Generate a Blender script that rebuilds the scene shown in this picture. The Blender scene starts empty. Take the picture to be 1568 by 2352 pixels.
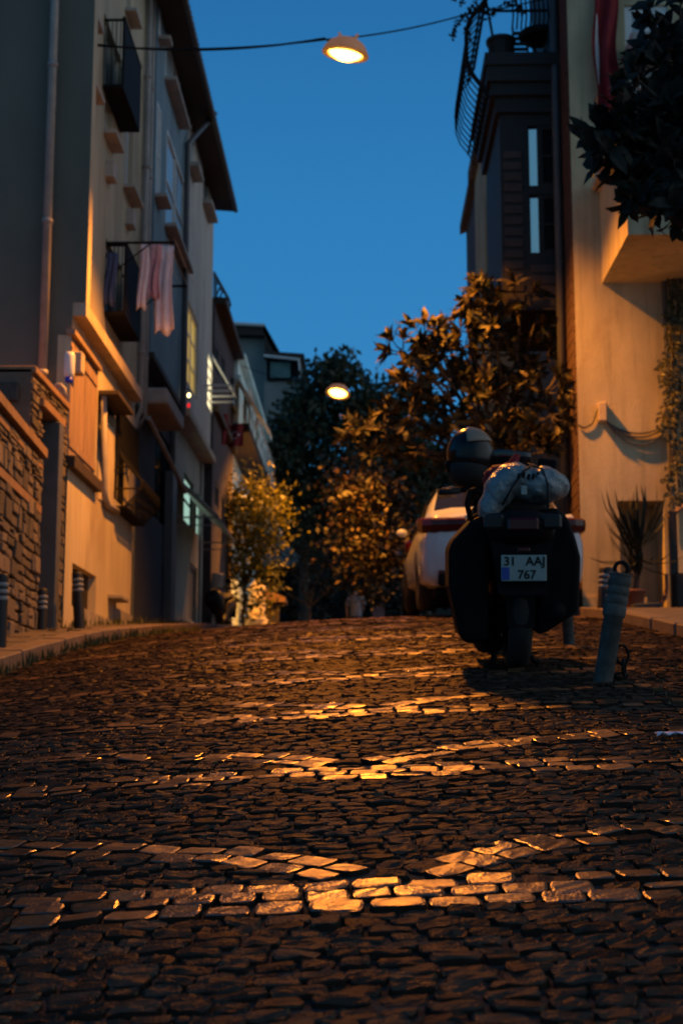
import bpy, math, random
import numpy as np
from mathutils import Vector, Matrix
R = math.radians
rnd = random.Random(7)
S = bpy.context.scene
C = S.collection
W = bpy.data.worlds.new("World"); S.world = W; W.use_nodes = True

# ------------------------------------------------------------------ camera
F = 3267.0                                   # focal length in pixels of a 1568 x 2352 view
PITCH = math.atan(514/F); YAW = R(0.797)
CAMROT = Matrix.Rotation(YAW, 3, 'Z') @ Matrix.Rotation(math.pi/2 + PITCH, 3, 'X')
cd = bpy.data.cameras.new('camera'); co = bpy.data.objects.new('camera', cd); C.objects.link(co)
co.rotation_euler = (math.pi/2 + PITCH, 0, YAW)
cd.sensor_fit = 'VERTICAL'; cd.sensor_height = 36; cd.sensor_width = 24; cd.lens = 36*F/2352
cd.clip_start = 0.05; cd.clip_end = 600
cd.dof.use_dof = True; cd.dof.focus_distance = 4.3; cd.dof.aperture_fstop = 4.6
S.camera = co

def ray(px, py): return CAMROT @ Vector(((px-784)/F, (1176-py)/F, -1))
def onX(px, py, X): d = ray(px, py); return d*(X/d.x)
def onY(px, py, Y): d = ray(px, py); return d*(Y/d.y)

# ------------------------------------------------------------------ objects
def tag(o, label=None, cat=None, group=None, kind=None):
    if label: o['label'] = label
    if cat: o['category'] = cat
    if group: o['group'] = group
    if kind: o['kind'] = kind
    return o
def thing(name, label, cat, loc=(0,0,0), rot=(0,0,0), group=None):
    o = bpy.data.objects.new(name, None); C.objects.link(o); o.empty_display_size = .2
    o.location = loc; o.rotation_euler = rot
    return tag(o, label, cat, group)
def copy_tree(o, parent=None):
    c = o.copy(); C.objects.link(c); c.parent = parent
    for ch in list(o.children): copy_tree(ch, c)
    return c

class MB:
    def __init__(s): s.v = []; s.f = []; s.m = []; s.cur = 0
    def add(s, vs, fs):
        b = len(s.v); s.v += [tuple(p) for p in vs]
        for f in fs: s.f.append([b+i for i in f]); s.m.append(s.cur)
    def obox(s, c, ax, h):
        c = Vector(c); U, V, N = [Vector(a)*k for a, k in zip(ax, h)]
        vs = [c+U*a+V*b+N*d for d in (-1,1) for b in (-1,1) for a in (-1,1)]
        s.add(vs, [(0,2,3,1),(4,5,7,6),(0,1,5,4),(2,6,7,3),(0,4,6,2),(1,3,7,5)])
    def box(s, a, b):
        a = Vector(a); b = Vector(b)
        s.obox((a+b)/2, ((1,0,0),(0,1,0),(0,0,1)), [abs(x)/2 for x in (b-a)])
    def bbox(s, c, h, bev=.01, rot=None):
        """box with chamfered edges"""
        c = Vector(c); vs = []; idx = {}
        for sx in (-1,1):
            for sy in (-1,1):
                for sz in (-1,1):
                    for k in range(3):
                        p = [sx*h[0], sy*h[1], sz*h[2]]
                        for j in range(3):
                            if j != k: p[j] -= (sx,sy,sz)[j]*bev
                        idx[(sx,sy,sz,k)] = len(vs)
                        p = Vector(p)
                        vs.append(c + (rot @ p if rot else p))
        fs = []
        for k in range(3):
            a, b = [j for j in range(3) if j != k]
            for sg in (-1,1):
                q = []
                for (sa, sb) in ((-1,-1),(1,-1),(1,1),(-1,1)):
                    t = [0,0,0]; t[k] = sg; t[a] = sa; t[b] = sb; q.append(idx[(*t,k)])
                fs.append(q)
        for k in range(3):
            a, b = [j for j in range(3) if j != k]
            for sa in (-1,1):
                for sb in (-1,1):
                    t0 = [0,0,0]; t0[a] = sa; t0[b] = sb; t0[k] = -1; t1 = list(t0); t1[k] = 1
                    fs.append([idx[(*t0,a)], idx[(*t1,a)], idx[(*t1,b)], idx[(*t0,b)]])
        for sx in (-1,1):
            for sy in (-1,1):
                for sz in (-1,1): fs.append([idx[(sx,sy,sz,k)] for k in range(3)])
        s.add(vs, fs)
    def quad(s, *p): s.add(p, [tuple(range(len(p)))])
    def prism(s, poly, d):
        """poly: list of 3-D points, extruded along d"""
        n = len(poly); d = Vector(d)
        vs = [Vector(p) for p in poly] + [Vector(p)+d for p in poly]
        fs = [tuple(range(n))[::-1], tuple(range(n, 2*n))] + [(i, (i+1) % n, n+(i+1) % n, n+i) for i in range(n)]
        s.add(vs, fs)
    def tube(s, pts, r, n=8, cap=True):
        pts = [Vector(p) for p in pts]; m = len(pts)
        rs = r if isinstance(r, (list, tuple)) else [r]*m
        vs = []; prev = None
        for i, p in enumerate(pts):
            t = (pts[min(i+1, m-1)] - pts[max(i-1, 0)])
            if t.length < 1e-9: t = Vector((0,0,1))
            t.normalize()
            if prev is None:
                a = Vector((0,0,1)) if abs(t.z) < .9 else Vector((1,0,0)); u = t.cross(a).normalized()
            else:
                u = prev - t*prev.dot(t)
                u = u.normalized() if u.length > 1e-6 else t.orthogonal().normalized()
            prev = u; w = t.cross(u)
            for k in range(n):
                a = 2*math.pi*k/n; vs.append(p + (u*math.cos(a) + w*math.sin(a))*rs[i])
        fs = [(i*n+k, i*n+(k+1) % n, (i+1)*n+(k+1) % n, (i+1)*n+k) for i in range(m-1) for k in range(n)]
        if cap: fs += [tuple(range(n))[::-1], tuple(range((m-1)*n, m*n))]
        s.add(vs, fs)
    def lathe(s, prof, c=(0,0,0), n=20, axis='z', cap=True):
        """prof: (r, h) along the axis"""
        c = Vector(c); vs = []
        for (r, h) in prof:
            for k in range(n):
                a = 2*math.pi*k/n; x, y = r*math.cos(a), r*math.sin(a)
                p = {'z': (x,y,h), 'x': (h,x,y), 'y': (x,h,y)}[axis]
                vs.append(c + Vector(p))
        m = len(prof)
        fs = [(i*n+k, i*n+(k+1) % n, (i+1)*n+(k+1) % n, (i+1)*n+k) for i in range(m-1) for k in range(n)]
        if cap: fs += [tuple(range(n))[::-1], tuple(range((m-1)*n, m*n))]
        s.add(vs, fs)
    def grid(s, rows):
        """rows of points joined as a sheet"""
        n = len(rows[0]); vs = [p for r_ in rows for p in r_]
        s.add(vs, [(i*n+k, i*n+k+1, (i+1)*n+k+1, (i+1)*n+k) for i in range(len(rows)-1) for k in range(n-1)])
    def blob(s, c, r, nu=16, nv=10, f=None):
        c = Vector(c); vs = []
        for j in range(nv+1):
            th = math.pi*j/nv
            for i in range(nu):
                ph = 2*math.pi*i/nu
                d = Vector((math.sin(th)*math.cos(ph), math.sin(th)*math.sin(ph), math.cos(th)))
                k = f(d) if f else 1
                vs.append(c + Vector((d.x*r[0], d.y*r[1], d.z*r[2]))*k)
        s.add(vs, [(j*nu+i, j*nu+(i+1) % nu, (j+1)*nu+(i+1) % nu, (j+1)*nu+i) for j in range(nv) for i in range(nu)])
    def leaf(s, p, d, up, L, Wd, fold=.25):
        d = d.normalized(); sd = d.cross(up)
        if sd.length < 1e-4: sd = d.orthogonal()
        sd.normalize(); nn = sd.cross(d)
        m1 = p + d*L*.35; m2 = p + d*L*.72 - nn*L*.06
        tip = p + d*L - nn*L*.2
        a = Wd*.5; b = Wd*.42
        s.add([p, m1+sd*a+nn*a*fold, m1, m1-sd*a+nn*a*fold, m2+sd*b+nn*b*fold, m2, m2-sd*b+nn*b*fold, tip],
              [(0,1,2),(0,2,3),(1,4,5,2),(2,5,6,3),(4,7,5),(5,7,6)])
    def leaflet(s, p, d, up, L, Wd):
        d = d.normalized(); sd = d.cross(up)
        if sd.length < 1e-4: sd = d.orthogonal()
        sd.normalize(); m = p + d*L*.5
        s.add([p, m+sd*Wd*.5, p+d*L, m-sd*Wd*.5], [(0,1,2,3)])
    def build(s, name, mats, parent=None, smooth=False, off=None):
        if not isinstance(mats, (list, tuple)): mats = [mats]
        me = bpy.data.meshes.new(name)
        if off is None and parent is not None:
            r = parent
            while r.parent: r = r.parent
            off = r.location if r.get('worldcoords') else None
        vs = s.v if off is None else [(x-off[0], y-off[1], z-off[2]) for x, y, z in s.v]
        me.from_pydata(vs, [], s.f)
        for m in mats: me.materials.append(m)
        if len(mats) > 1: me.polygons.foreach_set('material_index', s.m)
        if smooth: me.polygons.foreach_set('use_smooth', [True]*len(s.f))
        me.update()
        o = bpy.data.objects.new(name, me); C.objects.link(o)
        if parent: o.parent = parent
        return o
def place(name, label, cat, loc, group=None):
    """a thing whose parts are given in world coordinates"""
    t = thing(name, label, cat, loc, group=group); t['worldcoords'] = 1; return t

# ------------------------------------------------------------------ materials
def mat(name, col, rough=.8, var=.25, scale=2.0, bump=0, bscale=60, metal=0, spec=.5, stain=0, stain_col=None, coat=0, bdist=.01, zs=1.0, streak=0):
    m = bpy.data.materials.new(name); m.use_nodes = True; nt = m.node_tree; N = nt.nodes; Lk = nt.links
    b = N['Principled BSDF']
    b.inputs['Roughness'].default_value = rough; b.inputs['Metallic'].default_value = metal
    b.inputs['Specular IOR Level'].default_value = spec; b.inputs['Coat Weight'].default_value = coat
    tc = N.new('ShaderNodeTexCoord'); src = tc.outputs['Object']
    if zs != 1.0:
        mp = N.new('ShaderNodeMapping'); mp.inputs['Scale'].default_value = (1,1,zs); Lk.new(src, mp.inputs['Vector']); src = mp.outputs['Vector']
    col = list(col)
    if var or stain:
        n = N.new('ShaderNodeTexNoise'); n.inputs['Scale'].default_value = scale; n.inputs['Detail'].default_value = 6; n.inputs['Roughness'].default_value = .65
        Lk.new(src, n.inputs['Vector'])
        mr = N.new('ShaderNodeMapRange'); mr.inputs['From Min'].default_value = .3; mr.inputs['From Max'].default_value = .7
        mr.inputs['To Min'].default_value = 1-var; mr.inputs['To Max'].default_value = 1+var*.5
        Lk.new(n.outputs['Fac'], mr.inputs['Value'])
        mx = N.new('ShaderNodeMix'); mx.data_type = 'RGBA'; mx.blend_type = 'MULTIPLY'; mx.inputs['Factor'].default_value = 1
        mx.inputs[6].default_value = (*col, 1); Lk.new(mr.outputs['Result'], mx.inputs[7])
        out = mx.outputs[2]
        if stain:
            n2 = N.new('ShaderNodeTexNoise'); n2.inputs['Scale'].default_value = scale*.7; n2.inputs['Detail'].default_value = 8; n2.inputs['Distortion'].default_value = 1.2
            Lk.new(src, n2.inputs['Vector'])
            r2 = N.new('ShaderNodeMapRange'); r2.inputs['From Min'].default_value = .52; r2.inputs['From Max'].default_value = .72; r2.inputs['To Max'].default_value = stain
            Lk.new(n2.outputs['Fac'], r2.inputs['Value'])
            m2 = N.new('ShaderNodeMix'); m2.data_type = 'RGBA'; Lk.new(r2.outputs['Result'], m2.inputs['Factor'])
            Lk.new(out, m2.inputs[6]); m2.inputs[7].default_value = (*(stain_col or [c*.45 for c in col]), 1); out = m2.outputs[2]
        if streak:                            # rain streaks and grime running down the wall
            mp2 = N.new('ShaderNodeMapping'); mp2.inputs['Scale'].default_value = (5,5,.35); Lk.new(tc.outputs['Object'], mp2.inputs['Vector'])
            n3 = N.new('ShaderNodeTexNoise'); n3.inputs['Scale'].default_value = 1.6; n3.inputs['Detail'].default_value = 7; Lk.new(mp2.outputs['Vector'], n3.inputs['Vector'])
            r3 = N.new('ShaderNodeMapRange'); r3.inputs['From Min'].default_value = .5; r3.inputs['From Max'].default_value = .75; r3.inputs['To Min'].default_value = 1; r3.inputs['To Max'].default_value = 1-streak
            Lk.new(n3.outputs['Fac'], r3.inputs['Value'])
            m4 = N.new('ShaderNodeMix'); m4.data_type = 'RGBA'; m4.blend_type = 'MULTIPLY'; m4.inputs['Factor'].default_value = 1; Lk.new(out, m4.inputs[6]); Lk.new(r3.outputs['Result'], m4.inputs[7]); out = m4.outputs[2]
        Lk.new(out, b.inputs['Base Color'])
    else: b.inputs['Base Color'].default_value = (*col, 1)
    if bump:
        nb = N.new('ShaderNodeTexNoise'); nb.inputs['Scale'].default_value = bscale; nb.inputs['Detail'].default_value = 5
        Lk.new(src, nb.inputs['Vector'])
        bp = N.new('ShaderNodeBump'); bp.inputs['Strength'].default_value = bump; bp.inputs['Distance'].default_value = bdist
        Lk.new(nb.outputs['Fac'], bp.inputs['Height']); Lk.new(bp.outputs['Normal'], b.inputs['Normal'])
    return m
def emit(name, col, strength, tex=None):
    m = bpy.data.materials.new(name); m.use_nodes = True; nt = m.node_tree
    b = nt.nodes['Principled BSDF']; b.inputs['Base Color'].default_value = (*[c*.5 for c in col], 1)
    b.inputs['Emission Color'].default_value = (*col, 1); b.inputs['Emission Strength'].default_value = strength
    if tex:                                   # folds of a curtain in a lit window
        tc = nt.nodes.new('ShaderNodeTexCoord'); w = nt.nodes.new('ShaderNodeTexWave'); w.bands_direction = 'Y'; w.inputs['Scale'].default_value = tex; w.inputs['Distortion'].default_value = 2
        nt.links.new(tc.outputs['Object'], w.inputs['Vector'])
        mr = nt.nodes.new('ShaderNodeMapRange'); mr.inputs['To Min'].default_value = strength*.55; mr.inputs['To Max'].default_value = strength*1.2
        nt.links.new(w.outputs['Fac'], mr.inputs['Value']); nt.links.new(mr.outputs['Result'], b.inputs['Emission Strength'])
    return m
def leafmat(name, c1, c2, rough=.45, trans=.12, power=1.0):
    m = bpy.data.materials.new(name); m.use_nodes = True; nt = m.node_tree; N = nt.nodes; Lk = nt.links
    b = N['Principled BSDF']; b.inputs['Roughness'].default_value = rough
    g = N.new('ShaderNodeNewGeometry'); rp = N.new('ShaderNodeMix'); rp.data_type = 'RGBA'
    pw = N.new('ShaderNodeMath'); pw.operation = 'POWER'; pw.inputs[1].default_value = power; Lk.new(g.outputs['Random Per Island'], pw.inputs[0])
    Lk.new(pw.outputs[0], rp.inputs['Factor']); rp.inputs[6].default_value = (*c1,1); rp.inputs[7].default_value = (*c2,1)
    Lk.new(rp.outputs[2], b.inputs['Base Color'])
    if trans:
        t = N.new('ShaderNodeBsdfTranslucent'); Lk.new(rp.outputs[2], t.inputs['Color'])
        ms = N.new('ShaderNodeMixShader'); ms.inputs[0].default_value = trans
        Lk.new(b.outputs[0], ms.inputs[1]); Lk.new(t.outputs[0], ms.inputs[2]); Lk.new(ms.outputs[0], N['Material Output'].inputs['Surface'])
    return m
def stonemat(name, c1, c2, rough, bump, bscale, bdist, rvar=.1):
    """colour picked per stone"""
    m = mat(name, c1, rough, 0, bump=bump, bscale=bscale, bdist=bdist); nt = m.node_tree; N = nt.nodes; Lk = nt.links; b = N['Principled BSDF']
    g = N.new('ShaderNodeNewGeometry'); rp = N.new('ShaderNodeMix'); rp.data_type = 'RGBA'
    Lk.new(g.outputs['Random Per Island'], rp.inputs['Factor']); rp.inputs[6].default_value = (*c1,1); rp.inputs[7].default_value = (*c2,1)
    tc = N.new('ShaderNodeTexCoord'); n = N.new('ShaderNodeTexNoise'); n.inputs['Scale'].default_value = 25; n.inputs['Detail'].default_value = 4; Lk.new(tc.outputs['Object'], n.inputs['Vector'])
    mr = N.new('ShaderNodeMapRange'); mr.inputs['From Min'].default_value = .3; mr.inputs['From Max'].default_value = .7; mr.inputs['To Min'].default_value = .65; mr.inputs['To Max'].default_value = 1.25
    Lk.new(n.outputs['Fac'], mr.inputs['Value'])
    mx = N.new('ShaderNodeMix'); mx.data_type = 'RGBA'; mx.blend_type = 'MULTIPLY'; mx.inputs['Factor'].default_value = 1
    Lk.new(rp.outputs[2], mx.inputs[6]); Lk.new(mr.outputs['Result'], mx.inputs[7]); Lk.new(mx.outputs[2], b.inputs['Base Color'])
    r2 = N.new('ShaderNodeMath'); r2.operation = 'MULTIPLY_ADD'; Lk.new(g.outputs['Random Per Island'], r2.inputs[0]); r2.inputs[1].default_value = 37.7; r2.inputs[2].default_value = 0
    fr = N.new('ShaderNodeMath'); fr.operation = 'FRACT'; Lk.new(r2.outputs[0], fr.inputs[0])
    m3 = N.new('ShaderNodeMath'); m3.operation = 'MULTIPLY_ADD'; Lk.new(fr.outputs[0], m3.inputs[0]); m3.inputs[1].default_value = rvar*2; m3.inputs[2].default_value = rough-rvar
    Lk.new(m3.outputs[0], b.inputs['Roughness'])
    return m
def brickmat(name, c1, c2, mortar, sc=1.0, rot=(0,0,0)):
    m = mat(name, c1, .85, 0); nt = m.node_tree; N = nt.nodes; Lk = nt.links; b = N['Principled BSDF']
    tc = N.new('ShaderNodeTexCoord'); mp = N.new('ShaderNodeMapping'); mp.inputs['Rotation'].default_value = rot; mp.inputs['Scale'].default_value = (sc,)*3
    br = N.new('ShaderNodeTexBrick'); br.inputs['Color1'].default_value = (*c1,1); br.inputs['Color2'].default_value = (*c2,1); br.inputs['Mortar'].default_value = (*mortar,1)
    br.inputs['Scale'].default_value = 1; br.inputs['Brick Width'].default_value = .23; br.inputs['Row Height'].default_value = .085; br.inputs['Mortar Size'].default_value = .012
    Lk.new(tc.outputs['Object'], mp.inputs['Vector']); Lk.new(mp.outputs['Vector'], br.inputs['Vector']); Lk.new(br.outputs['Color'], b.inputs['Base Color'])
    bp = N.new('ShaderNodeBump'); bp.invert = True; bp.inputs['Strength'].default_value = .8; bp.inputs['Distance'].default_value = .01
    Lk.new(br.outputs['Fac'], bp.inputs['Height']); Lk.new(bp.outputs['Normal'], b.inputs['Normal'])
    return m

m_plA = mat('plaster_beige', (.50,.43,.31), .9, .22, 1.2, .25, 90, stain=.75, stain_col=(.30,.22,.15), zs=.45, streak=.2)
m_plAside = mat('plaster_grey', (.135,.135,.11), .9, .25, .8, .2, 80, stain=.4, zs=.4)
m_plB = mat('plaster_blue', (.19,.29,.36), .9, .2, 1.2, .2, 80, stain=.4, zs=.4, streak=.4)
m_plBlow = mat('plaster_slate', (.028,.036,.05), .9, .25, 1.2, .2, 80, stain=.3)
m_plC = mat('plaster_pale', (.55,.52,.48), .9, .2, 1.2, .2, 80, stain=.4, zs=.4, streak=.4)
m_plD = mat('plaster_mauve', (.07,.055,.062), .9, .2, 1.2, .1, 60, stain=.3)
m_plE = mat('plaster_teal', (.72,.95,.95), .85, .1, 1.0, .1, 60, stain=.3)
m_plF = mat('plaster_olive', (.30,.30,.27), .9, .2, .8, .1, 60, stain=.3)
m_plR = mat('plaster_cream', (.55,.455,.275), .92, .3, 1.0, .45, 45, stain=.75, stain_col=(.30,.19,.10), zs=.55, streak=.32)
m_ledge = mat('painted_concrete', (.44,.36,.28), .85, .25, 3, .2, 60, stain=.3)
m_sill = mat('sill_concrete', (.42,.38,.35), .85, .25, 4, .2, 60)
m_soffit = mat('soffit_timber', (.045,.030,.022), .8, .3, 6, .2, 40)
m_tile = mat('roof_tile', (.16,.09,.065), .85, .4, 6, .3, 40)
m_white = mat('white_frame', (.72,.72,.70), .5, .1, 4)
m_dark = mat('dark_metal', (.010,.010,.012), .8, .3, 8, spec=.15)
m_iron = mat('iron_bars', (.007,.007,.008), .8, .3, 10, spec=.2)
m_glass = mat('window_glass', (.025,.03,.035), .06, 0, spec=.9)
m_curtain = mat('curtained_glass', (.38,.46,.52), .25, .2, 6, spec=.7, zs=.1)
m_pipe = mat('zinc_pipe', (.34,.31,.29), .5, .25, 5, spec=.5)
m_pipedark = mat('dark_pipe', (.07,.07,.075), .5, .25, 5)
m_shutter = mat('weathered_wood', (.30,.20,.145), .75, .45, 9, .5, 40, zs=.12)
m_wooddk = mat('dark_timber', (.012,.010,.010), .65, .35, 8, .4, 40)
m_woodsl = mat('timber_slats', (.036,.030,.032), .6, .35, 8, .3, 40)
m_brick = brickmat('red_brick', (.25,.055,.03), (.17,.04,.025), (.07,.035,.025), rot=(R(90),0,R(90)))
m_rub = stonemat('rubble_stone', (.18,.14,.105), (.05,.042,.036), .85, .5, 35, .02)
m_mortar = mat('mortar', (.16,.11,.08), .95, .3, 8, .4, 60)
m_coping = mat('coping', (.26,.15,.085), .85, .3, 5, .3, 50)
m_kerb = mat('kerb_granite', (.15,.11,.09), .75, .35, 6, .4, 80, stain=.4)
m_pave = mat('pavement', (.10,.08,.07), .8, .4, 5, .5, 50, stain=.5)
def glint(m, fac):
    """polished granite: diffuse body under a thin worn gloss"""
    nt = m.node_tree; N = nt.nodes; Lk = nt.links; b = N['Principled BSDF']
    d = N.new('ShaderNodeBsdfDiffuse'); g = N.new('ShaderNodeBsdfGlossy'); mx = N.new('ShaderNodeMixShader'); mx.inputs[0].default_value = fac
    for k, t in (('Base Color', d.inputs['Color']), ('Normal', d.inputs['Normal']), ('Normal', g.inputs['Normal']), ('Roughness', g.inputs['Roughness'])):
        if b.inputs[k].is_linked: Lk.new(b.inputs[k].links[0].from_socket, t)
    g.inputs['Color'].default_value = (.95,.80,.62,1)
    Lk.new(d.outputs[0], mx.inputs[1]); Lk.new(g.outputs[0], mx.inputs[2]); Lk.new(mx.outputs[0], N['Material Output'].inputs['Surface'])
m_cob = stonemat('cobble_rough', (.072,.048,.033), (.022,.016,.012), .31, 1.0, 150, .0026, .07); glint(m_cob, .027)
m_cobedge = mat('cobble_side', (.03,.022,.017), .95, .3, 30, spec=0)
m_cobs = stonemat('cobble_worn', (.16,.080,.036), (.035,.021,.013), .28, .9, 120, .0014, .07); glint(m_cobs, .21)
m_dirt = mat('joint_dirt', (.022,.018,.015), .95, .4, 20, .5, 80)
m_ground = mat('earth', (.05,.045,.04), .95, .3, 2, .3, 20)
m_leafdk = leafmat('leaf_dark', (.003,.006,.003), (.008,.011,.005), .75, .02)
m_leaflo = leafmat('leaf_loquat', (.004,.007,.003), (.085,.058,.016), .6, .06, 2.6)  # lit outer and shaded inner leaves imitated by the colour spread
m_leaftr = leafmat('leaf_tree', (.02,.034,.015), (.05,.065,.03), .55, .1)
m_leafor = leafmat('leaf_orange_lit', (.004,.005,.002), (.058,.029,.008), .6, .06, 2.6)  # lamp's orange and the crown's inner shade put into the leaf colours
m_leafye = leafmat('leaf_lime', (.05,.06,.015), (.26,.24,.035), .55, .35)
m_leafiv = leafmat('leaf_ivy', (.10,.085,.035), (.035,.04,.018), .5, .1)
m_bark = mat('bark', (.06,.045,.035), .9, .4, 12, .7, 30)
m_paintw = mat('car_white', (.46,.50,.55), .28, 0, spec=.5, coat=.6)
m_paints = mat('car_silver', (.12,.13,.15), .3, 0, metal=.4, coat=.6)
m_carglass = mat('car_glass', (.012,.014,.018), .05, 0, spec=.8)
m_rubber = mat('rubber', (.012,.012,.012), .8, .2, 20)
m_plblk = mat('black_plastic', (.005,.005,.006), .7, .2, 12, spec=.1)
m_redl = mat('red_lens', (.055,.003,.003), .2, 0, spec=.4)
m_clearl = mat('clear_lens', (.02,.02,.02), .3, .2, 60, spec=.3)
m_chrome = mat('chrome', (.6,.6,.6), .15, 0, metal=1)
m_black = mat('black_paint', (.004,.004,.005), .6, .2, 10, spec=.15)
m_helm = mat('helmet_black', (.005,.005,.006), .22, 0, spec=.35)
m_bag = mat('white_polythene', (.19,.225,.24), .28, .2, 14, .7, 16, bdist=.05)
m_plate = mat('plate_white', (.25,.32,.31), .4, .12, 30)
m_plblue = mat('plate_blue', (.015,.06,.32), .4, 0)
m_bollg = mat('bollard_grey', (.085,.083,.075), .9, .6, 14, .4, 70, stain=.5)
m_boll = mat('bollard_black', (.012,.012,.013), .6, .3, 12)
m_refl = mat('bollard_band', (.26,.27,.27), .4, .2, 20)
m_red = mat('flag_red', (.22,.006,.012), .8, .15, 8)
m_flagw = mat('flag_white', (.6,.6,.62), .8, .1, 8)
m_pinkc = mat('cloth_pink', (.68,.36,.42), .9, .15, 8, .3, 30)
m_whitec = mat('cloth_white', (.80,.72,.82), .9, .12, 8, .3, 30)
m_bluec = mat('cloth_blue', (.06,.09,.20), .9, .2, 8, .3, 30)
m_conc = mat('concrete', (.30,.27,.24), .85, .3, 4, .3, 50, stain=.4)
m_steel = mat('grey_steel', (.10,.105,.11), .5, .25, 6)
m_terra = mat('terracotta', (.16,.06,.035), .8, .25, 8, .2, 40)
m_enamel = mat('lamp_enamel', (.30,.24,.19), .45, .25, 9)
m_enamel.node_tree.nodes['Principled BSDF'].inputs['Emission Color'].default_value = (1,.34,.05,1); m_enamel.node_tree.nodes['Principled BSDF'].inputs['Emission Strength'].default_value = .16   # weak orange emission on the shade imitates the lamp's bloom
m_inner = mat('lamp_reflector', (.8,.72,.6), .35, .1, 9)
m_lampglass = emit('lamp_lit_glass', (1.0,.43,.050), 22)
m_fount = mat('carved_marble', (.62,.55,.42), .75, .3, 9, .6, 14, bdist=.04)
m_winlit_y = emit('window_lit_yellow', (1.0,.62,.10), .42, 3)
m_winlit_c = emit('window_lit_cream', (1.0,.84,.48), 1.7)
m_winlit_g = emit('window_lit_green', (.50,.80,.66), .75, 2)
m_skin = mat('skin', (.35,.20,.14), .6, 0)
m_hair = mat('hair', (.01,.008,.007), .7, 0)
m_shirt = mat('shirt_white', (.20,.20,.24), .9, .1, 8)
m_trous = mat('trousers', (.012,.012,.016), .9, 0)
# ------------------------------------------------------------------ street profile
_py = [-30, 0, 8, 10, 12, 14, 16, 18, 20, 25, 30, 35, 40, 50, 70, 160]
_pz = [-4.87, -.757, .339, .61, .87, 1.10, 1.29, 1.465, 1.635, 2.03, 2.38, 2.60, 2.72, 2.85, 3.1, 4.0]
_ty = np.arange(-30, 160.1, .1); _tz = np.interp(_ty, _py, _pz)
_k = np.ones(15)/15; _tz[10:-10] = np.convolve(np.pad(_tz, 7, mode='edge'), _k, 'valid')[10:-10]
def cross(X):
    X = np.asarray(X, float)
    a = np.where(X < 0, .045*X - .0122*X*X, .045*X - .01*X*X)
    return np.where(np.abs(X) > 3.4, np.where(X < 0, -.294, .037), a)
def zr(X, Y):
    r_ = np.interp(Y, _ty, _tz) + cross(X)
    return float(r_) if np.ndim(r_) == 0 else r_
KL, KR = -2.6, 2.32                           # kerb lines
def zl(Y): return zr(KL, Y) + .12             # pavement tops
def zrp(Y): return zr(KR, Y) + .09

def strip(name, x0, x1, y0, y1, dy, zf, m, kind='structure', nx=1):
    b = MB(); rows = []
    y = y0
    while y <= y1 + 1e-6:
        rows.append([(x0+(x1-x0)*i/nx, y, zf(x0+(x1-x0)*i/nx, y)) for i in range(nx+1)]); y += dy
    b.grid(rows); o = b.build(name, m, smooth=True); tag(o, kind=kind); return o
# one ground sheet reaching far away
b = MB(); xs = [-150,-60,-25,-12,-6,-3.4,-2.7,-1.5,0,1.2,2.4,3.4,6,12,25,60,150]; ys = list(range(-30, 62, 2)) + [70,85,100,130,160]
b.grid([[(x, y, zr(x, y)-.05) for x in xs] for y in ys]); tag(b.build('ground', m_ground, smooth=True), kind='structure')

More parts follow.
